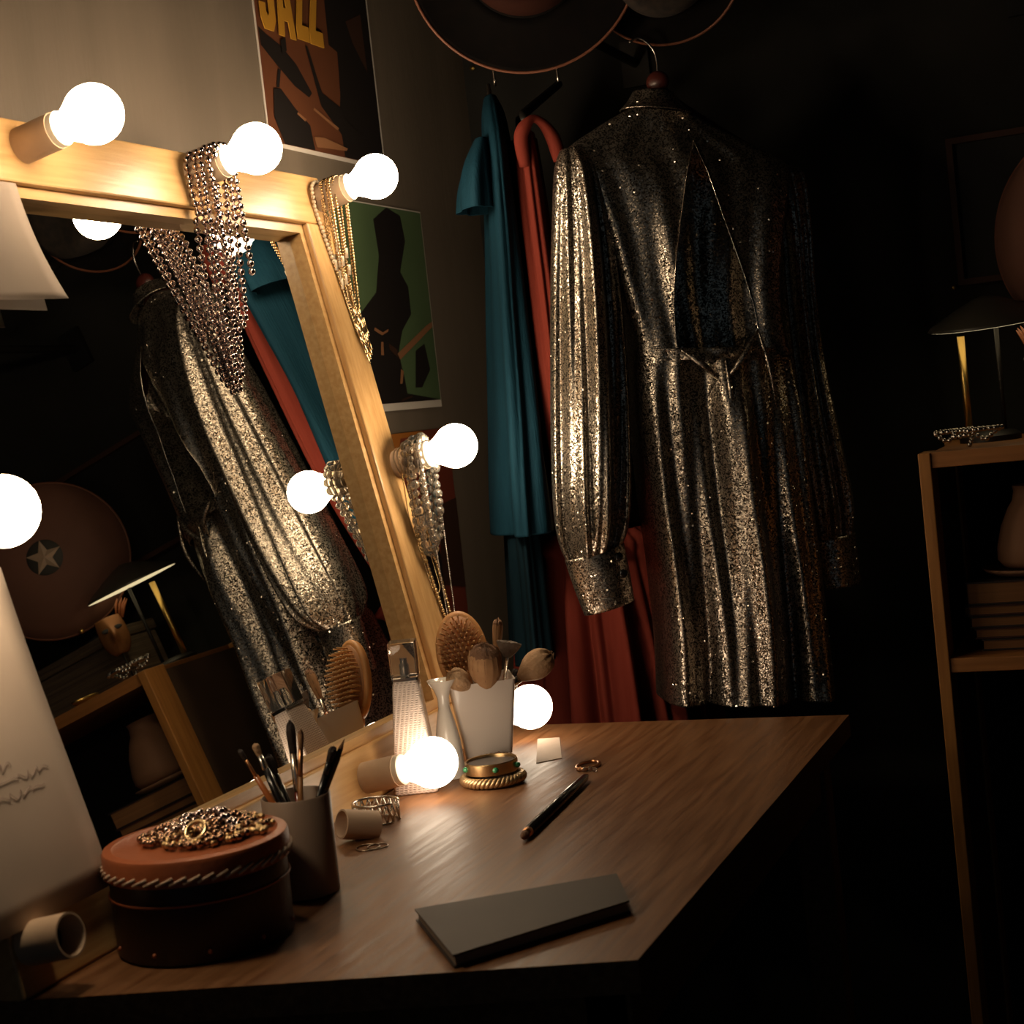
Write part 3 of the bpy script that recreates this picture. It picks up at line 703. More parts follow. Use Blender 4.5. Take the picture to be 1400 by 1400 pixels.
M['felt_dim'] = mat('dim_felt', (.02, .012, .008), .9, col2=(.008, .005, .004), noise=90, bump=.2)
h2 = at(905, -48, Y=2.335); wide_hat('wide_brim_hat', h2, V(.20, -.93, -.32), .112, .07, .09, 'smaller dark felt hat with a bound brim above the silver dress collar', M['felt'], M['felt_dim'])
for h_, nm in ((h1, 'peg under the wide black hat'), (h2, 'peg under the smaller dark hat')):
    MB().tube([h_+V(-.0, .0, .0), V(h_[0], RY+.012, RZ+.02)], .006, 8).build('hat_peg', M['iron'], rail)

# ------------------------------------------------------------------ bookcase and what stands on it
bc = thing('bookcase', (1.15, 2.53, 0), 'open pine bookcase beyond the desk with books and a vase on its shelf', 'bookcase')
bx0, bx1, by0, by1, bt = .82, 1.62, 2.345, 2.70, 1.083
for x in (bx0, bx1-.017):
    for y in (by0, by1-.06):
        MB().box((x, y, 0), (x+.017, y+.06, bt), bev=.0015).build('post', M['case'], bc, smooth=False)
    MB().box((x+.004, by0+.06, .06), (x+.013, by1-.06, bt-.01)).build('side_panel', M['case_side'], bc, smooth=False)
for z in (bt-.022, .770, .08):
    MB().box((bx0+.017, by0+.004, z), (bx1-.017, by1-.01, z+.022 if z > 1 else z+.020), bev=.001).build('shelf', M['case_h'], bc, smooth=False)
MB().box((bx0+.01, by1-.010, .06), (bx1-.01, by1-.004, bt-.02)).build('back_panel', M['black'], bc, smooth=False)

lx, ly = .90, 2.55; LD = unit(V(-.03, -.11, 1))
lampo = thing('table_lamp', (lx, ly, bt), 'small brass stemmed table lamp with a flat disc shade on the bookcase', 'lamp')
MB().lathe([(.045, 0), (.045, .008), (.036, .014), (.010, .018)], (lx, ly, bt), n=36).build('base', M['iron'], lampo, auto=40)
MB().tube([(lx-.03, ly, bt+.012), (lx-.03, ly, bt+.16)], .0055, 14).build('brass_stem', M['brass'], lampo)
MB().tube([(lx+.022, ly, bt+.012), (lx+.022, ly, bt+.185)], .0035, 10).build('stem', M['iron'], lampo)
MB().lathe([(.090, .176), (.086, .181), (.05, .200), (.02, .214), (.006, .218)], (lx+.018, ly+.02, bt), LD, n=40).build('lamp_shade', M['shade_out'], lampo)
MB().lathe([(.088, .1755), (.070, .1745), (.03, .1735), (.004, .173)], (lx+.018, ly+.02, bt), LD, n=40, cap0=False).build('shade_underside', M['shade_in'], lampo)

# loose strings of beads on the bookcase
def heap(n, r, c, rad, base, seed, sx=1, sy=1, hmax=3):
    q = random.Random(seed); H = {}; P = []
    x, y, a_ = 0.0, 0.0, q.uniform(0, 6.28); cell = r*1.6
    for i in range(n):
        a_ += q.uniform(-.75, .75)
        nx, ny = x+math.cos(a_)*2*r, y+math.sin(a_)*2*r
        if (nx/sx)**2+(ny/sy)**2 > rad*rad:
            a_ = math.atan2(-y, -x)+q.uniform(-.8, .8); nx, ny = x+math.cos(a_)*2*r, y+math.sin(a_)*2*r
        x, y = nx, ny; P.append([c[0]+x, c[1]+y])
    return np.array(P)
def pile(strands, base, cell):
    """let the strands settle on one another, strand after strand"""
    H = {}; out = []
    for P, r in strands:
        Q = []
        for p in P:
            i, j = int(math.floor(p[0]/cell)), int(math.floor(p[1]/cell))
            z = max(H.get((i+a_, j+b_), 0) for a_ in (-1, 0, 1) for b_ in (-1, 0, 1))
            z = min(z, 6*r); Q.append((p[0], p[1], base+z+r)); H[(i, j)] = z+1.5*r
        Q = np.array(Q); Q[1:-1, 2] = (Q[:-2, 2]+Q[1:-1, 2]+Q[2:, 2])/3; Q[:, 2] = np.maximum(Q[:, 2], base+r); out.append(Q)
    return out
P = heap(70, .0036, (.885, 2.40), .045, bt, 3, 1.1, .6); Q = pile([(P, .0036)], bt, .006)[0]
necklace('bead_necklace', Q, .0036, M['steel'], 'small heap of shiny beads lying at the front corner of the bookcase top', 'necklace', closed=False)
MB().lathe([(.0, .002), (.018, .001), (.020, .0), (.030, .007), (.034, .012), (.031, .012), (.02, .005), (.0, .004)], (1.0, 2.40, bt), n=30, sy=.6).build('brass_dish', M['brass'])
tag(COL.objects[-1], 'small oval brass dish on the bookcase top', 'dish')
# star hat on a hat stand
hc = V(1.055, 2.545, 1.375); hn = unit(V(-.50, -.86, .02))
sh = thing('star_hat', hc, 'round brown felt hat with a pale star badge beside the bookcase lamp', 'hat')
a_, b_, d_ = frame_of(hn)
def hr(r, h):
    th = np.linspace(0, 2*PI, 72, endpoint=False); return hc+r*(np.cos(th)[:, None]*a_+np.sin(th)[:, None]*b_)+d_*h
MB().loft([hr(.15, -.006), hr(.148, 0), (hr(.13, .016)), hr(.10, .032), hr(.06, .044), hr(.03, .047), hr(.001, .048)], True, False, True).build('crown', M['felt_brown'], sh, solid=.002)
MB().tube(hr(.150, -.004), .003, 8, closed=True).build('brim_binding', M['leather_trim'], sh)
so = hc+d_*.046
MB().lathe([(.034, -.004), (.034, .002), (.030, .004), (.001, .004)], so, d_, 32).build('badge_backing', M['disc'], sh, auto=40)
pts = []
for i in range(10):
    r_ = .034 if i % 2 == 0 else .0145; t_ = PI/2+i*PI/5+.1; pts.append(so+d_*.0045+r_*(math.cos(t_)*a_+math.sin(t_)*b_))
mbx = MB(); mbx.add([*pts, so+d_*.008]+[p-d_*.002 for p in pts], [(i, (i+1) % 10, 10) for i in range(10)]+[(i, 11+i, 11+(i+1) % 10, (i+1) % 10) for i in range(10)]); mbx.build('star', M['star'], sh, smooth=False)
MB().ball(hc-V(0, 0, .150)+d_*.01, .005, 10, 7).build('cord_bead', M['brass'], sh)
st = thing('hat_stand', (1.075, 2.63, bt+.122), 'slim dark hat stand on the wicker box behind the lamp', 'hat stand')
MB().lathe([(.04, .0005), (.04, .008), (.012, .014)], (1.09, 2.63, bt+.122), n=30).build('base', M['iron'], st)
MB().tube([(1.09, 2.63, bt+.13), (1.09, 2.63, 1.35), tuple(hc-d_*.012)], .006, 10).build('stem', M['iron'], st)
# mask and wicker box
wbx = thing('wicker_box', (1.19, 2.62, bt), 'dark ridged wicker box on the bookcase top behind the carnival mask', 'box')
MB().box((1.0, 2.575, bt), (1.28, 2.685, bt+.10), bev=.004).build('body', M['wicker'], wbx, smooth=False)
MB().box((.996, 2.571, bt+.10), (1.284, 2.689, bt+.122), bev=.004).build('lid', M['wicker'], wbx, smooth=False)
mc = V(.985, 2.535, 1.186); mn = unit(V(-.62, -.78, .08)); a_, b_, d_ = frame_of(mn)
mk = thing('carnival_mask', (mc[0], mc[1], bt), 'small gold and rust carnival mask propped on the bookcase top, seen in the mirror', 'mask')
g = []
for v in np.linspace(-1, 1, 26):
    w_ = .027*(math.sqrt(max(0, 1-((v+.0)*.92)**2)) if v < 0 else 1-.12*v*v)
    row = []
    for u in np.linspace(-1, 1, 26):
        nose = .014*math.exp(-((u/.22)**2))*math.exp(-(((v+.05)/.35)**2))
        row.append(mc+a_*(u*w_)+b_*(v*.037)+d_*(.020*(1-u*u)*(1-.5*v*v)+nose))
    g.append(row)
MB().grid(g).build('face', M['mask_gold'], mk, solid=.002)
for sx in (-1, 1):
    MB().ball(mc+a_*sx*.0115+b_*.011+d_*.0195, .007, 14, 8, sc=(1.25, .62, .25), ax=np.stack([a_, b_, d_])).build('eye_hole', M['black'], mk)
MB().ball(mc-b_*.018+d_*.0165, .0072, 14, 8, sc=(1.3, .5, .35), ax=np.stack([a_, b_, d_])).build('lips', M['mask_red'], mk)
mbx = MB()
for i in range(4):
    t_ = 2.3+i*.25; e = mc+a_*.028*math.cos(t_)+b_*(.026+.012*math.sin(t_)); mbx.tube([e, e+b_*.02+a_*.012*math.cos(t_), e+b_*.03+a_*.022*math.cos(t_)], [.002, .003, .0006], 6)
mbx.build('plume', M['mask_red'], mk)
MB().tube([mc-b_*.034+d_*.002, V(mc[0]+.004, mc[1]+.006, bt+.002)], .002, 6).build('prop', M['iron'], mk)

# picture frame on the back wall
fz0 = at(1314, 390, Y=2.80)[2]; fz1 = at(1296, 189, Y=2.80)[2]; fx = at(1305, 290, Y=2.80)[0]
pf = thing('picture_frame', (fx+.2, 2.82, fz0), 'dark picture frame with a thin brown edge on the back wall above the bookcase', 'picture')
mbx = MB()
for lo, hi in (((fx-.005, 2.805, fz0), (fx+.005, 2.829, fz1)), ((fx+.415, 2.805, fz0), (fx+.425, 2.829, fz1)), ((fx+.005, 2.805, fz1-.01), (fx+.415, 2.829, fz1)), ((fx+.005, 2.805, fz0), (fx+.415, 2.829, fz0+.01))): mbx.box(lo, hi)
mbx.build('moulding', mat('frame_stain', (.06, .022, .012), .7), pf, smooth=False)
MB().box((fx+.004, 2.818, fz0+.009), (fx+.416, 2.828, fz1-.009)).build('picture', M['black'], pf, smooth=False)
q = at(1304, 393, Y=2.815); MB().ball(q+V(0, .0, 0), .0045, 10, 7).tube([q, q+V(0, .015, 0)], .002, 6).build('wall_pin', M['brass']); tag(COL.objects[-1], 'tiny brass pin in the wall under the picture frame corner', 'pin')
q = at(646, 93, Y=2.826); MB().ball(q, .006, 10, 7, sc=(1, .5, .7)).build('wall_bolt', M['brass']); tag(COL.objects[-1], 'small brass bolt head high in the corner beside the wide black hat', 'bolt')

# books, plate and vase on the upper shelf
bz = .7905
bk = [((1345, 903), .0165, 'thin book at the bottom of the stack on the bookcase shelf', 'cover1'), ((1335, 885), .0150, 'second book from the bottom of the stack on the bookcase shelf', 'cover2'),
      ((1328, 867), .0165, 'middle book of the five stacked on the bookcase shelf', 'cover1'), ((1319, 849), .0150, 'second book from the top of the stack on the bookcase shelf', 'cover2'), ((1321, 820), .0330, 'thickest book, topmost of the stack on the bookcase shelf', 'cover1')]
for i, (q, hh, lab, cv) in enumerate(bk):
    x0 = at(*q, Y=2.40)[0]; w_ = .20; d_b = .15
    t = thing('book', (x0+w_/2, 2.40+d_b/2, bz), lab, 'book', 'books stacked on the bookcase shelf')
    c_ = .0022
    MB().box((x0+.002, 2.402, bz+c_), (x0+w_-.004, 2.40+d_b-.004, bz+hh-c_)).build('pages', M['page'], t, smooth=False)
    MB().box((x0, 2.40, bz), (x0+w_, 2.40+d_b, bz+c_)).box((x0, 2.40, bz+hh-c_), (x0+w_, 2.40+d_b, bz+hh)).box((x0, 2.40+d_b-.003, bz+c_), (x0+w_, 2.40+d_b, bz+hh-c_)).build('cover', M[cv], t, smooth=False)
    bz += hh+.0008
vy = 2.47; vx = at(1421, 760, Y=vy)[0]
MB().lathe([(.0, .001), (.05, 0), (.066, .006), (.072, .011), (.070, .012), (.05, .006), (.0, .005)], (vx-.01, vy, bz), n=40).build('plate', M['clay'])
tag(COL.objects[-1], 'shallow brown plate between the book stack and the clay vase', 'plate')
MB().lathe([(.050, .0), (.058, .010), (.0575, .028), (.050, .058), (.038, .084), (.031, .094), (.028, .108), (.030, .116), (.026, .116), (.024, .106), (.03, .09), (.0, .08)], (vx, vy, bz+.0125), n=40).build('vase', M['clay'])
tag(COL.objects[-1], 'tan clay vase with a wide foot standing on the plate atop the books', 'vase')

# ------------------------------------------------------------------ hat box with heaped beads
HB = V(.295, 1.258, DZ)
hb = thing('hat_box', HB, 'round dark leather box with a russet lid and corded edge on the dressing table', 'box')
MB().lathe([(.078, .0005), (.081, .003), (.0815, .075), (.0805, .080)], HB, n=64).build('body', M['box_body'], hb, auto=50)
lid = MB().lathe([(.0835, .072), (.0855, .073), (.0855, .092), (.084, .095), (.076, .096), (.074, .0948), (.001, .0948)], HB, n=72, cap0=False).build('lid', M['box_lid'], hb, auto=35)
mbx = MB(); nS = 44
for i in range(nS):
    t0 = 2*PI*i/nS; t1 = t0+2*PI/nS*1.25
    mbx.tube([HB+V(.0862*math.cos(a), .0862*math.sin(a), .0755+.006*f) for a, f in ((t0, 0), ((t0+t1)/2, .5), (t1, 1))], .0014, 6)
mbx.build('corded_edge', M['stitch'], lid)
mbx = MB().tube([HB+V(.0822*math.cos(a), .0822*math.sin(a), .055) for a in np.linspace(0, 2*PI, 64, endpoint=False)], .0012, 6, closed=True)
for i in range(10):
    a = i*2*PI/10+.3; mbx.ball(HB+V(.0815*math.cos(a), .0815*math.sin(a), .012), .0022, 8, 6)
mbx.build('studs', M['box_lid'], hb)
cc = HB+V(.006, .010, 0); zl = DZ+.0952
specs = ((1, .0036, .064, 0.0, 150, 'bronze', 'string of bronze pearls lying lowest in the heap on the hat box lid'),
         (2, .0030, .066, 0.0, 170, 'oldgold', 'string of dull gold beads spread widest in the heap on the hat box lid'),
         (8, .0036, .056, .006, 130, 'bronze', 'string of bronze pearls on top of the gold beads on the hat box lid'),
         (9, .0028, .058, .005, 150, 'oldgold', 'fine pale gold bead string tangled through the heap on the hat box lid'),
         (12, .0036, .040, .012, 70, 'silver', 'short string of pale metal beads crowning the heap on the hat box lid'))
for seed, r, rad, lift, cnt, m_, lab in specs:
    P = heap(cnt, r, (0, 0), rad, 0, seed, 1.0, .9); q = random.Random(seed)
    rho = np.clip((P[:, 0]**2+P[:, 1]**2)/rad**2, 0, 1)
    ph = np.arange(len(P))*.37
    z = zl+r+lift*(1-rho)+(.0035+.35*lift)*(.5+.5*np.sin(ph))*(1-rho*.8)
    necklace('bead_necklace', np.column_stack([cc[0]+P[:, 0], cc[1]+P[:, 1], z]), r, M[m_], lab, 'necklace', closed=False, gap=1.22)
rc = cc+V(.012, -.034, .0952+.013)
MB().tube([V(rc[0], rc[1], rc[2])+V(.010*math.cos(a), .007*math.sin(a), .007*math.sin(a)) for a in np.linspace(0, 2*PI, 28, endpoint=False)], .0022, 8, closed=True).build('finger_ring', M['gold'])
tag(COL.objects[-1], 'thick gold ring lying on the heaped beads of the hat box', 'ring')

# ------------------------------------------------------------------ brushes
def brush(base, tip, label, group, hr_=.003, hl=.62, fl=.16, br=.006, shape='round', mh='blacklac', mf='ferrule', mb_='hair_brown', taper=.6, flat=1.0, fdir=None):
    base = np.array(base, float); tip = np.array(tip, float); d = tip-base; L = np.linalg.norm(d); d /= L
    t = thing('makeup_brush', base, label, 'brush', group)
    hr0 = hr_
    MB().lathe([(hr0*.35, 0), (hr0*taper, L*.03), (hr0, L*hl*.65), (hr0*.9, L*hl)], base, d, 14).build('handle', M[mh], t)
    f0 = L*hl; f1 = L*(hl+fl)
    MB().lathe([(hr0*.92, f0-.001), (hr0*1.05, f0+.001), (min(hr0*1.3, br*.8), f1)], base, d, 16, sy=flat if flat < 1 else 1).build('ferrule', M[mf], t)
    s = L-f1; b0_ = min(hr0*1.25, br*.78)
    if shape == 'round': pr = [(b0_, f1-.001), (br*.9, f1+s*.35), (br, f1+s*.6), (br*.88, f1+s*.82), (br*.55, f1+s*.95), (.0004, L)]
    elif shape == 'fan': pr = [(b0_, f1-.001), (br*.7, f1+s*.4), (br, f1+s*.85), (br*.92, f1+s*.95), (.0004, L)]
    else: pr = [(b0_, f1-.001), (br, f1+s*.5), (br*.95, f1+s*.9), (.0004, L)]
    q = random.Random(int(L*1e6)); n_ = 44; t_ = np.linspace(0, 2*PI, n_, endpoint=False)
    jr = np.array([1+q.uniform(-.09, .05) for _ in range(n_)]); jh = np.array([q.uniform(-.10, .02)*s for _ in range(n_)])
    fa, fb_, fd = frame_of(d, fdir if fdir is not None else (0, 0, 1)); rings = []
    for r, h in pr:
        w_ = np.clip((h-f1)/s, 0, 1)
        rings.append(base+(np.cos(t_)*r*(1+(jr-1)*w_))[:, None]*fa+(np.sin(t_)*r*flat*(1+(jr-1)*w_))[:, None]*fb_+(h+jh*w_**3)[:, None]*d)
    mb2 = MB(); rings = lerp_rows(np.array(rings), 18); cut = 10
    mb2.loft(rings[:cut+1], True, True, False, mi=0).loft(rings[cut:], True, False, True, mi=1)
    for c_ in range(150):
        j = q.randrange(n_); u_ = q.uniform(.55, 1.0); st_i = q.choice((0, 3, 6))
        line = [base+d*f1+(rings[i][j]-base-d*f1)*1.0 for i in range(st_i, 16, 3)]
        line = [ax_+((p-ax_)*u_*1.03) for p in line for ax_ in (base+d*((p-base)@d),)]
        line.append(line[-1]+(line[-1]-line[-2])*.35+d*s*.03)
        mb2.tube(line, np.linspace(.00035, .00012, len(line)), 3, mi=0 if st_i == 0 and q.random() < .5 else 1)
    mb2.build('bristles', [M[mb_+'_base'] if mb_+'_base' in M else M[mb_], M[mb_]], t)
    return t
CU = V(.324, 1.395, DZ)
cup = thing('brush_cup', CU, 'taupe plastic cup of thin brushes standing behind the hat box', 'cup')
MB().lathe([(.031, .0005), (.0335, .002), (.0345, .099), (.0335, .1), (.0325, .099), (.031, .006), (.0, .005)], CU, n=48).build('body', M['cupgrey'], cup, auto=50)
def in_cup(dx, dy, z=.012): return CU+V(dx, dy, z)
gb = None
brush(in_cup(.012, .008), at(327, 1025, Y=1.36), 'flat copper tipped brush with an orange handle, outermost in the taupe cup', gb, .0032, .80, .13, .0045, 'flat', 'orangewood', 'copper', 'hair_dark', flat=.5)
brush(in_cup(.014, -.004), at(348, 1017, Y=1.385), 'black handled brush with a pale round end in the taupe cup', gb, .0042, .82, .1, .0044, 'flat', 'blacklac', 'ferrule', 'hair_tan', flat=.7)
brush(in_cup(.008, .012), at(366, 1032, Y=1.40), 'short all black brush in the taupe cup', gb, .0038, .75, .1, .0050, 'flat', 'blacklac', 'blacklac', 'hair_dark', flat=.7)
brush(in_cup(-.004, .010), at(396, 986, Y=1.40), 'red lacquered brush with a silver ferrule and dark oval tip in the taupe cup', gb, .0034, .56, .24, .0048, 'round', 'redlac', 'ferrule', 'hair_dark')
brush(in_cup(-.008, .004), at(411, 998, Y=1.395), 'slender brown and gold brush next to the red lacquered one', gb, .0028, .7, .18, .003, 'round', 'wood_handle', 'oldgold' if False else 'copper', 'hair_brown')
brush(in_cup(-.012, .0), at(456, 1021, Y=1.40), 'black brush with a blunt end leaning over the cup rim beside the pencil', gb, .0036, .8, .1, .0046, 'flat', 'blacklac', 'blacklac', 'hair_dark', flat=.8)
pb, pt = in_cup(-.016, -.004), at(471, 1010, Y=1.41); pd = unit(pt-pb); pL = np.linalg.norm(pt-pb)
pn = thing('makeup_pencil', pb, 'dark sharpened eye pencil leaning out of the taupe cup', 'pencil')
MB().lathe([(.0034, 0), (.0034, pL-.022), (.0022, pL-.010)], pb, pd, 8).build('barrel', M['blacklac'], pn, auto=40)
MB().lathe([(.0023, pL-.0105), (.0003, pL)], pb, pd, 8).build('tip', M['hair_brown'], pn)

# white holder with the hairbrush and big brushes
HC = V(.296, 1.935, DZ)
ho = thing('brush_holder', HC, 'white square tapering holder full of fluffy brushes at the foot of the mirror post', 'holder')
def sq(w_, z, rot=math.radians(28), rd=.006, c=HC):
    P = []
    for i in range(4):
        for a in np.linspace(-PI/4, PI/4, 5):
            t_ = i*PI/2+PI/4+a; cx, cy = (w_-rd)*math.sqrt(2)*math.cos(i*PI/2+PI/4), (w_-rd)*math.sqrt(2)*math.sin(i*PI/2+PI/4)
            x, y = cx+rd*math.cos(t_), cy+rd*math.sin(t_); P.append(c+V(x*math.cos(rot)-y*math.sin(rot), x*math.sin(rot)+y*math.cos(rot), z))
    return np.array(P)
MB().loft([sq(.026, .0005), sq(.028, .003), sq(.0425, .113), sq(.0425, .1145), sq(.0405, .1145), sq(.040, .112), sq(.026, .008)], True).build('body', M['white'], ho, auto=40)
hbz = thing('hair_brush', HC+V(-.01, .01, .01), 'wooden paddle hair brush with wooden pins standing in the white holder', 'hair brush')
pc = at(632, 892, Y=1.985); pu = unit(at(624, 820, Y=2.0)-at(650, 960, Y=1.96)); pn_ = unit(V(.38, -.92, .10)); pn_ = unit(pn_-pu*(pn_@pu)); pr_ = np.cross(pu, pn_)
def ov(rx, rz, d, c=pc, n=40):
    t_ = np.linspace(0, 2*PI, n, endpoint=False); return c+rx*np.cos(t_)[:, None]*pr_+rz*np.sin(t_)[:, None]*pu+d*pn_
MB().loft([ov(.028, .050, -.010), ov(.034, .056, -.006), ov(.035, .0575, 0), ov(.034, .0565, .003), ov(.031, .052, .004)], True).build('paddle', M['hairwood'], hbz, auto=60)
MB().loft([ov(.0295, .050, .0035), ov(.028, .048, .006), ov(.018, .033, .009), ov(.001, .002, .010)], True, False, True).build('cushion', M['pad'], hbz)
mbx = MB()
for i in range(-4, 5):
    for j in range(-7, 8):
        u, v = i*.0063+(.003 if j % 2 else 0), j*.0064
        if (u/.027)**2+(v/.046)**2 < 1:
            o_ = pc+pr_*u+pu*v+pn_*(.0065+.003*(1-(u/.027)**2-(v/.046)**2)); mbx.tube([o_, o_+pn_*.019+pr_*u*.25], [.0010, .0013], 5)
mbx.build('pins', M['pinwood'], hbz)['kind'] = 'stuff'
MB().tube([pc-pu*.054, pc-pu*.068, HC+V(-.004, .012, .030)], [.010, .0085, .0095], 14).build('handle', M['hairwood'], hbz)
bb = lambda dx, dy: HC+V(dx, dy, .012)
brush(bb(.004, -.004), at(662, 880, Y=1.90), 'big brown powder brush with a pale base, in front of the hair brush', gb, .0055, .48, .10, .0220, 'round', 'wood_handle', 'copper', 'hair_brown')
brush(HC+V(.034, .016, .060), at(614, 921, Y=1.875), 'cream oval brush lying over the rim of the white holder', gb, .0045, .55, .12, .014, 'round', 'wood_handle', 'ferrule', 'hair_tan')
brush(bb(.0, .010), at(681, 846, Y=1.985), 'slim brush with dark tipped orange bristles, tallest in the white holder', gb, .0035, .62, .12, .0085, 'flat', 'orangewood', 'ferrule', 'hair_brown', flat=.7)
brush(bb(.004, .006), at(697, 876, Y=1.97), 'grey fan brush with a long silver stem in the white holder', gb, .0035, .40, .46, .0165, 'fan', 'blacklac', 'ferrule', 'hair_grey', flat=.35, fdir=(-.37, .92, 0))
brush(HC+V(-.032, -.012, .055), at(754, 893, Y=1.98), 'fluffy tan brush leaning out of the white holder towards the red gown', gb, .0045, .54, .12, .0190, 'round', 'blacklac', 'ferrule', 'hair_tan')
brush(bb(-.004, .004), at(706, 915, Y=1.97), 'small black brush low in the white holder under the tan one', gb, .0030, .7, .14, .0048, 'flat', 'blacklac', 'ferrule', 'hair_dark')
brush(bb(-.010, .006), at(717, 912, Y=1.985), 'thin silver handled brush in the white holder', gb, .0022, .75, .12, .0030, 'flat', 'ferrule', 'ferrule', 'hair_dark')

# perfume bottle
PB = V(.254, 1.806, DZ)
pbt = thing('perfume_bottle', PB, 'tall tapering pressed glass perfume bottle with a clear square cap, before the mirror', 'bottle')
rot = math.radians(20)
MB().loft([sq(.026, .0008, rot, .004, PB), sq(.0275, .004, rot, .004, PB), sq(.0165, .134, rot, .0035, PB), sq(.0150, .139, rot, .0035, PB)], True).build('bottle_body', M['perfume'], pbt, auto=40)
MB().loft([sq(.0155, .139, rot, .003, PB), sq(.0165, .1395, rot, .003, PB), sq(.0165, .143, rot, .003, PB), sq(.015, .1435, rot, .003, PB)], True).build('collar', M['steel'], pbt, auto=40)
MB().lathe([(.006, .1435), (.006, .158), (.0045, .160), (.0045, .166)], PB, n=20).build('sprayer', M['ferrule'], pbt, auto=40)
MB().loft([sq(.0160, .1440, rot, .002, PB), sq(.0168, .1448, rot, .002, PB), sq(.0172, .186, rot, .002, PB), sq(.0165, .187, rot, .002, PB)], True).build('cap', M['clear'], pbt, auto=40)
# trumpet stand
TS = V(.272, 1.868, DZ)
MB().lathe([(.018, .0005), (.019, .004), (.0165, .045), (.012, .070), (.0075, .090), (.0075, .103), (.011, .114), (.0178, .124), (.0185, .126), (.016, .1255), (.008, .117), (.0, .114)], TS, n=40).build('candle_holder', M['porc'], auto=60)
tag(COL.objects[-1], 'glossy white trumpet shaped stand between the perfume bottle and the white holder', 'candle holder')

# jewellery on the desk
BG = V(.345, 1.832, DZ)
bg = thing('rope_bangle', BG, 'twisted gold rope bangle lying flat under the green stoned bangle', 'bangle', None)
mbx = MB()
for s_ in range(3):
    mbx.tube([BG+V((.036+.0032*math.cos(14*a+s_*2.094))*math.cos(a), (.036+.0032*math.cos(14*a+s_*2.094))*math.sin(a)*.95, .0072+.0032*math.sin(14*a+s_*2.094)) for a in np.linspace(0, 2*PI, 260, endpoint=False)], .0034, 7, closed=True)
mbx.build('rope', M['rope'], bg)
b2 = thing('bangle', BG+V(-.002, .004, .0145), 'dark oval bangle set with green stones resting on the rope bangle', 'bangle')
B2 = BG+V(-.002, .004, .0145)
MB().lathe([(.0335, 0), (.0345, .001), (.0345, .014), (.0335, .015), (.032, .0145), (.032, .0005)], B2, n=56, sy=.95).lathe([(.0335, 0), (.032, .0005)], B2, n=56, cap0=False, cap1=False, sy=.95).build('band', M['oldgold'], b2, auto=40)
MB().lathe([(.0322, .0125), (.001, .0115)], B2, n=48, cap0=False, sy=.95).build('inlay', M['darkstone'], b2)
mbx = MB()
for i in range(0, 24, 5): a = i*PI/12; mbx.ball(B2+V(.0345*math.cos(a), .0345*math.sin(a)*.95, .0075), .0042, 10, 7, sc=(1, 1, .9))
mbx.build('stones', M['green_stone'], b2)
P = heap(60, .0030, (.33, 1.888), .024, DZ, 21, 1.1, .7)
necklace('bead_necklace', pile([(P, .0030)], DZ, .005)[0], .0030, M['bronze'], 'little heap of brown beads behind the stacked bangles', 'necklace', closed=False)
CF = V(.272, 1.655, DZ)
cf = thing('filigree_cuff', CF, 'wide silver filigree cuff bracelet standing on the desk by the taupe cup', 'bracelet')
mbx = MB()
for z in (.002, .024): mbx.tube([CF+V(.027*math.cos(a), .024*math.sin(a), z) for a in np.linspace(.35, 2*PI-.35, 40)], .0016, 6)
for i in range(18):
    a = .35+i*(2*PI-.7)/17; p = CF+V(.027*math.cos(a), .024*math.sin(a), 0); e = V(-math.sin(a), math.cos(a), 0)
    mbx.tube([p+V(0, 0, .002)+e*0, p+V(0, 0, .013)+e*.0035, p+V(0, 0, .024)], .0011, 5); mbx.tube([p+V(0, 0, .002), p+V(0, 0, .013)-e*.0035, p+V(0, 0, .024)], .0011, 5)
mbx.build('band', M['ferrule'], cf)
NR = V(.286, 1.585, DZ+.0165); nd = unit(V(-.55, -.75, .25))
MB().lathe([(.0165, -.021), (.0165, .021), (.0145, .0215), (.0145, -.0205)], NR, nd, 36, cap0=False, cap1=False).lathe([(.0165, -.021), (.0145, -.0205)], NR, nd, 36, cap0=False, cap1=False).build('napkin_ring', M['hair_tan'] if False else M['stitch'], auto=40)
tag(COL.objects[-1], 'short tan tube shaped ring lying between the taupe cup and the silver cuff', 'ring')
for dx, dy, r_ in ((0, 0, .013), (.010, .004, .011)):
    c_ = at(503, 1160, Z=DZ)+V(dx, dy, .0012)
    MB().tube([c_+V(r_*math.cos(a), r_*math.sin(a), 0) for a in np.linspace(0, 2*PI, 36, endpoint=False)], .0008, 6, closed=True).build('hoop_earring', M['darkchain'])
    tag(COL.objects[-1], 'thin dark hoop earring lying flat on the desk below the tan ring', 'earring', 'pair of hoop earrings')
e0 = at(806, 1052, Z=DZ)
er = thing('drop_earring', e0, 'amber and gold hoop earring lying on the desk in front of the red gown', 'earring')
MB().tube([e0+V(-.006+.013*math.cos(a), .012+.022*math.sin(a), .0025) for a in np.linspace(0, 2*PI, 36, endpoint=False)], .0022, 8, closed=True).build('hoop', M['copper'], er)
mbx = MB()
for i in range(4): mbx.ball(e0+V(-.009+.007*i, -.010-.003*(i % 2), .003), .003, 10, 7)
mbx.build('drops', M['crystal'], er)
k0 = at(733, 1043, Z=DZ+.001); k1 = at(768, 1036, Z=DZ+.001); k2 = at(765, 1008, Z=DZ+.001); k3 = at(735, 1010, Z=DZ+.001)
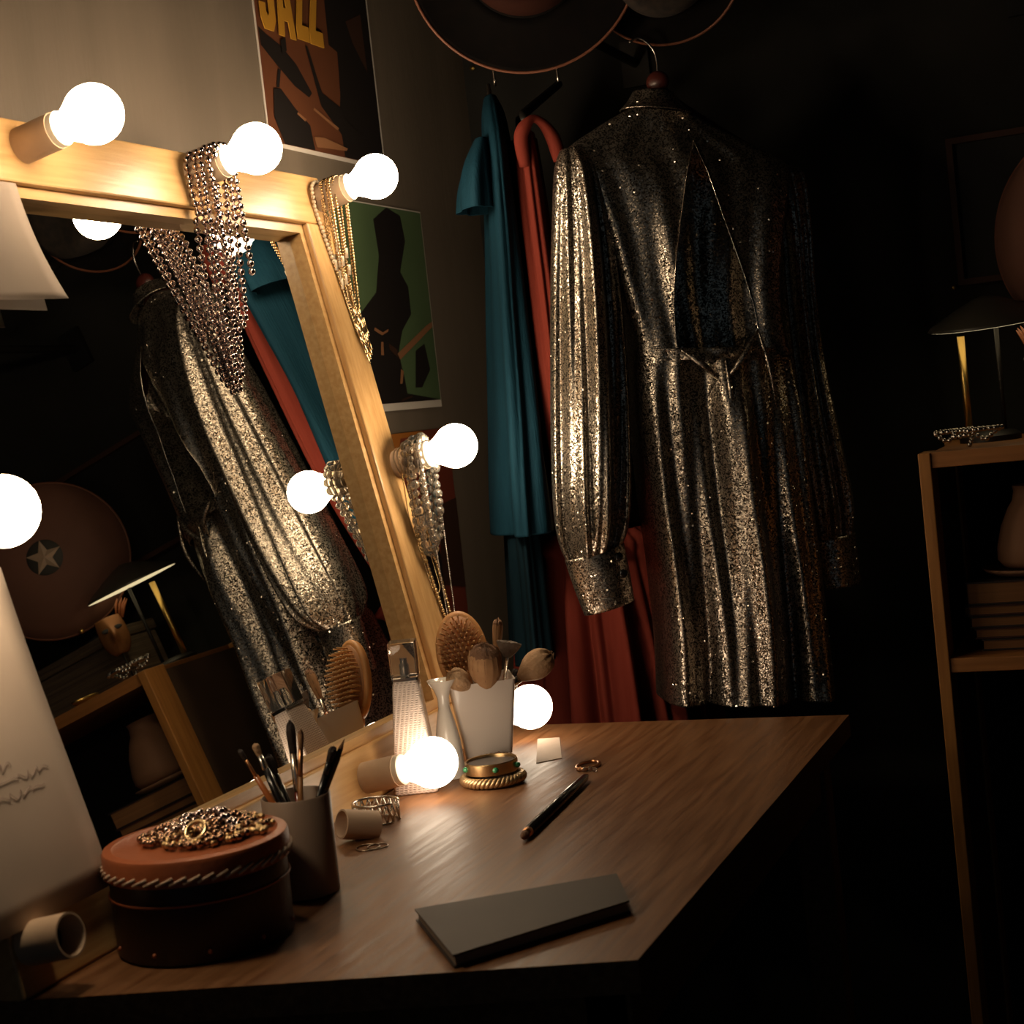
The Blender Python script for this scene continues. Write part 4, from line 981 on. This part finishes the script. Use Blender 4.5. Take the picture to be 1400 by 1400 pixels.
MB().add([k0, k1, k2, k3]+[q-V(0, 0, .0009) for q in (k0, k1, k2, k3)], [(0, 1, 2, 3), (7, 6, 5, 4), (0, 4, 5, 1), (1, 5, 6, 2), (2, 6, 7, 3), (3, 7, 4, 0)]).build('card', M['paper'], smooth=False)
tag(COL.objects[-1], 'small cream card lying flat on the desk beside the bangles', 'card')
a0_, a1_ = at(716, 1143, Z=DZ+.006), at(803, 1060, Z=DZ+.006)
lb = thing('makeup_brush', a0_, 'long black handled brush lying across the middle of the desk', 'brush')
dd = unit(a1_-a0_); LL = np.linalg.norm(a1_-a0_)
MB().lathe([(.0058, .018), (.0058, LL*.75), (.0048, LL*.95), (.002, LL)], a0_, dd, 16).build('handle', M['blacklac'], lb)
MB().lathe([(.0052, .006), (.0058, .019)], a0_, dd, 16).build('ferrule', M['copper'], lb)
MB().lathe([(.0005, -.006), (.004, .0), (.0051, .007)], a0_, dd, 16).build('bristles', M['hair_brown'], lb)
# notebook
nb = [at(*q, Z=DZ) for q in ((569, 1260), (845, 1211), (862, 1249), (621, 1325))]
nbk = thing('notebook', sum(nb)/4, 'slate grey notebook lying at the near edge of the dressing table', 'notebook')
cn = sum(nb)/4
def slab(s_, z0, z1, name, m_):
    P = [cn+(q-cn)*s_ for q in nb]
    MB().add([V(p[0], p[1], DZ+z0) for p in P]+[V(p[0], p[1], DZ+z1) for p in P], [(3, 2, 1, 0), (4, 5, 6, 7)]+[(i, (i+1) % 4, 4+(i+1) % 4, 4+i) for i in range(4)]).build(name, m_, nbk, smooth=False)
slab(1.0, .0006, .0022, 'back_cover', M['cover1']); slab(.975, .0022, .0102, 'pages', M['notepage']); slab(1.0, .0102, .0120, 'front_cover', M['notebook'])

# ------------------------------------------------------------------ ambient and view
w_ = bpy.data.worlds.new('world'); S.world = w_; w_.use_nodes = True
w_.node_tree.nodes['Background'].inputs[0].default_value = (.62, .85, 1.0, 1); w_.node_tree.nodes['Background'].inputs[1].default_value = .03
S.view_settings.view_transform = 'Standard'; S.view_settings.look = 'None'; S.view_settings.gamma = 1; S.view_settings.exposure = 0
S.view_settings.use_curve_mapping = False
S.cycles.caustics_reflective = False; S.cycles.caustics_refractive = False
S.cycles.sample_clamp_indirect = 4; S.cycles.max_bounces = 8
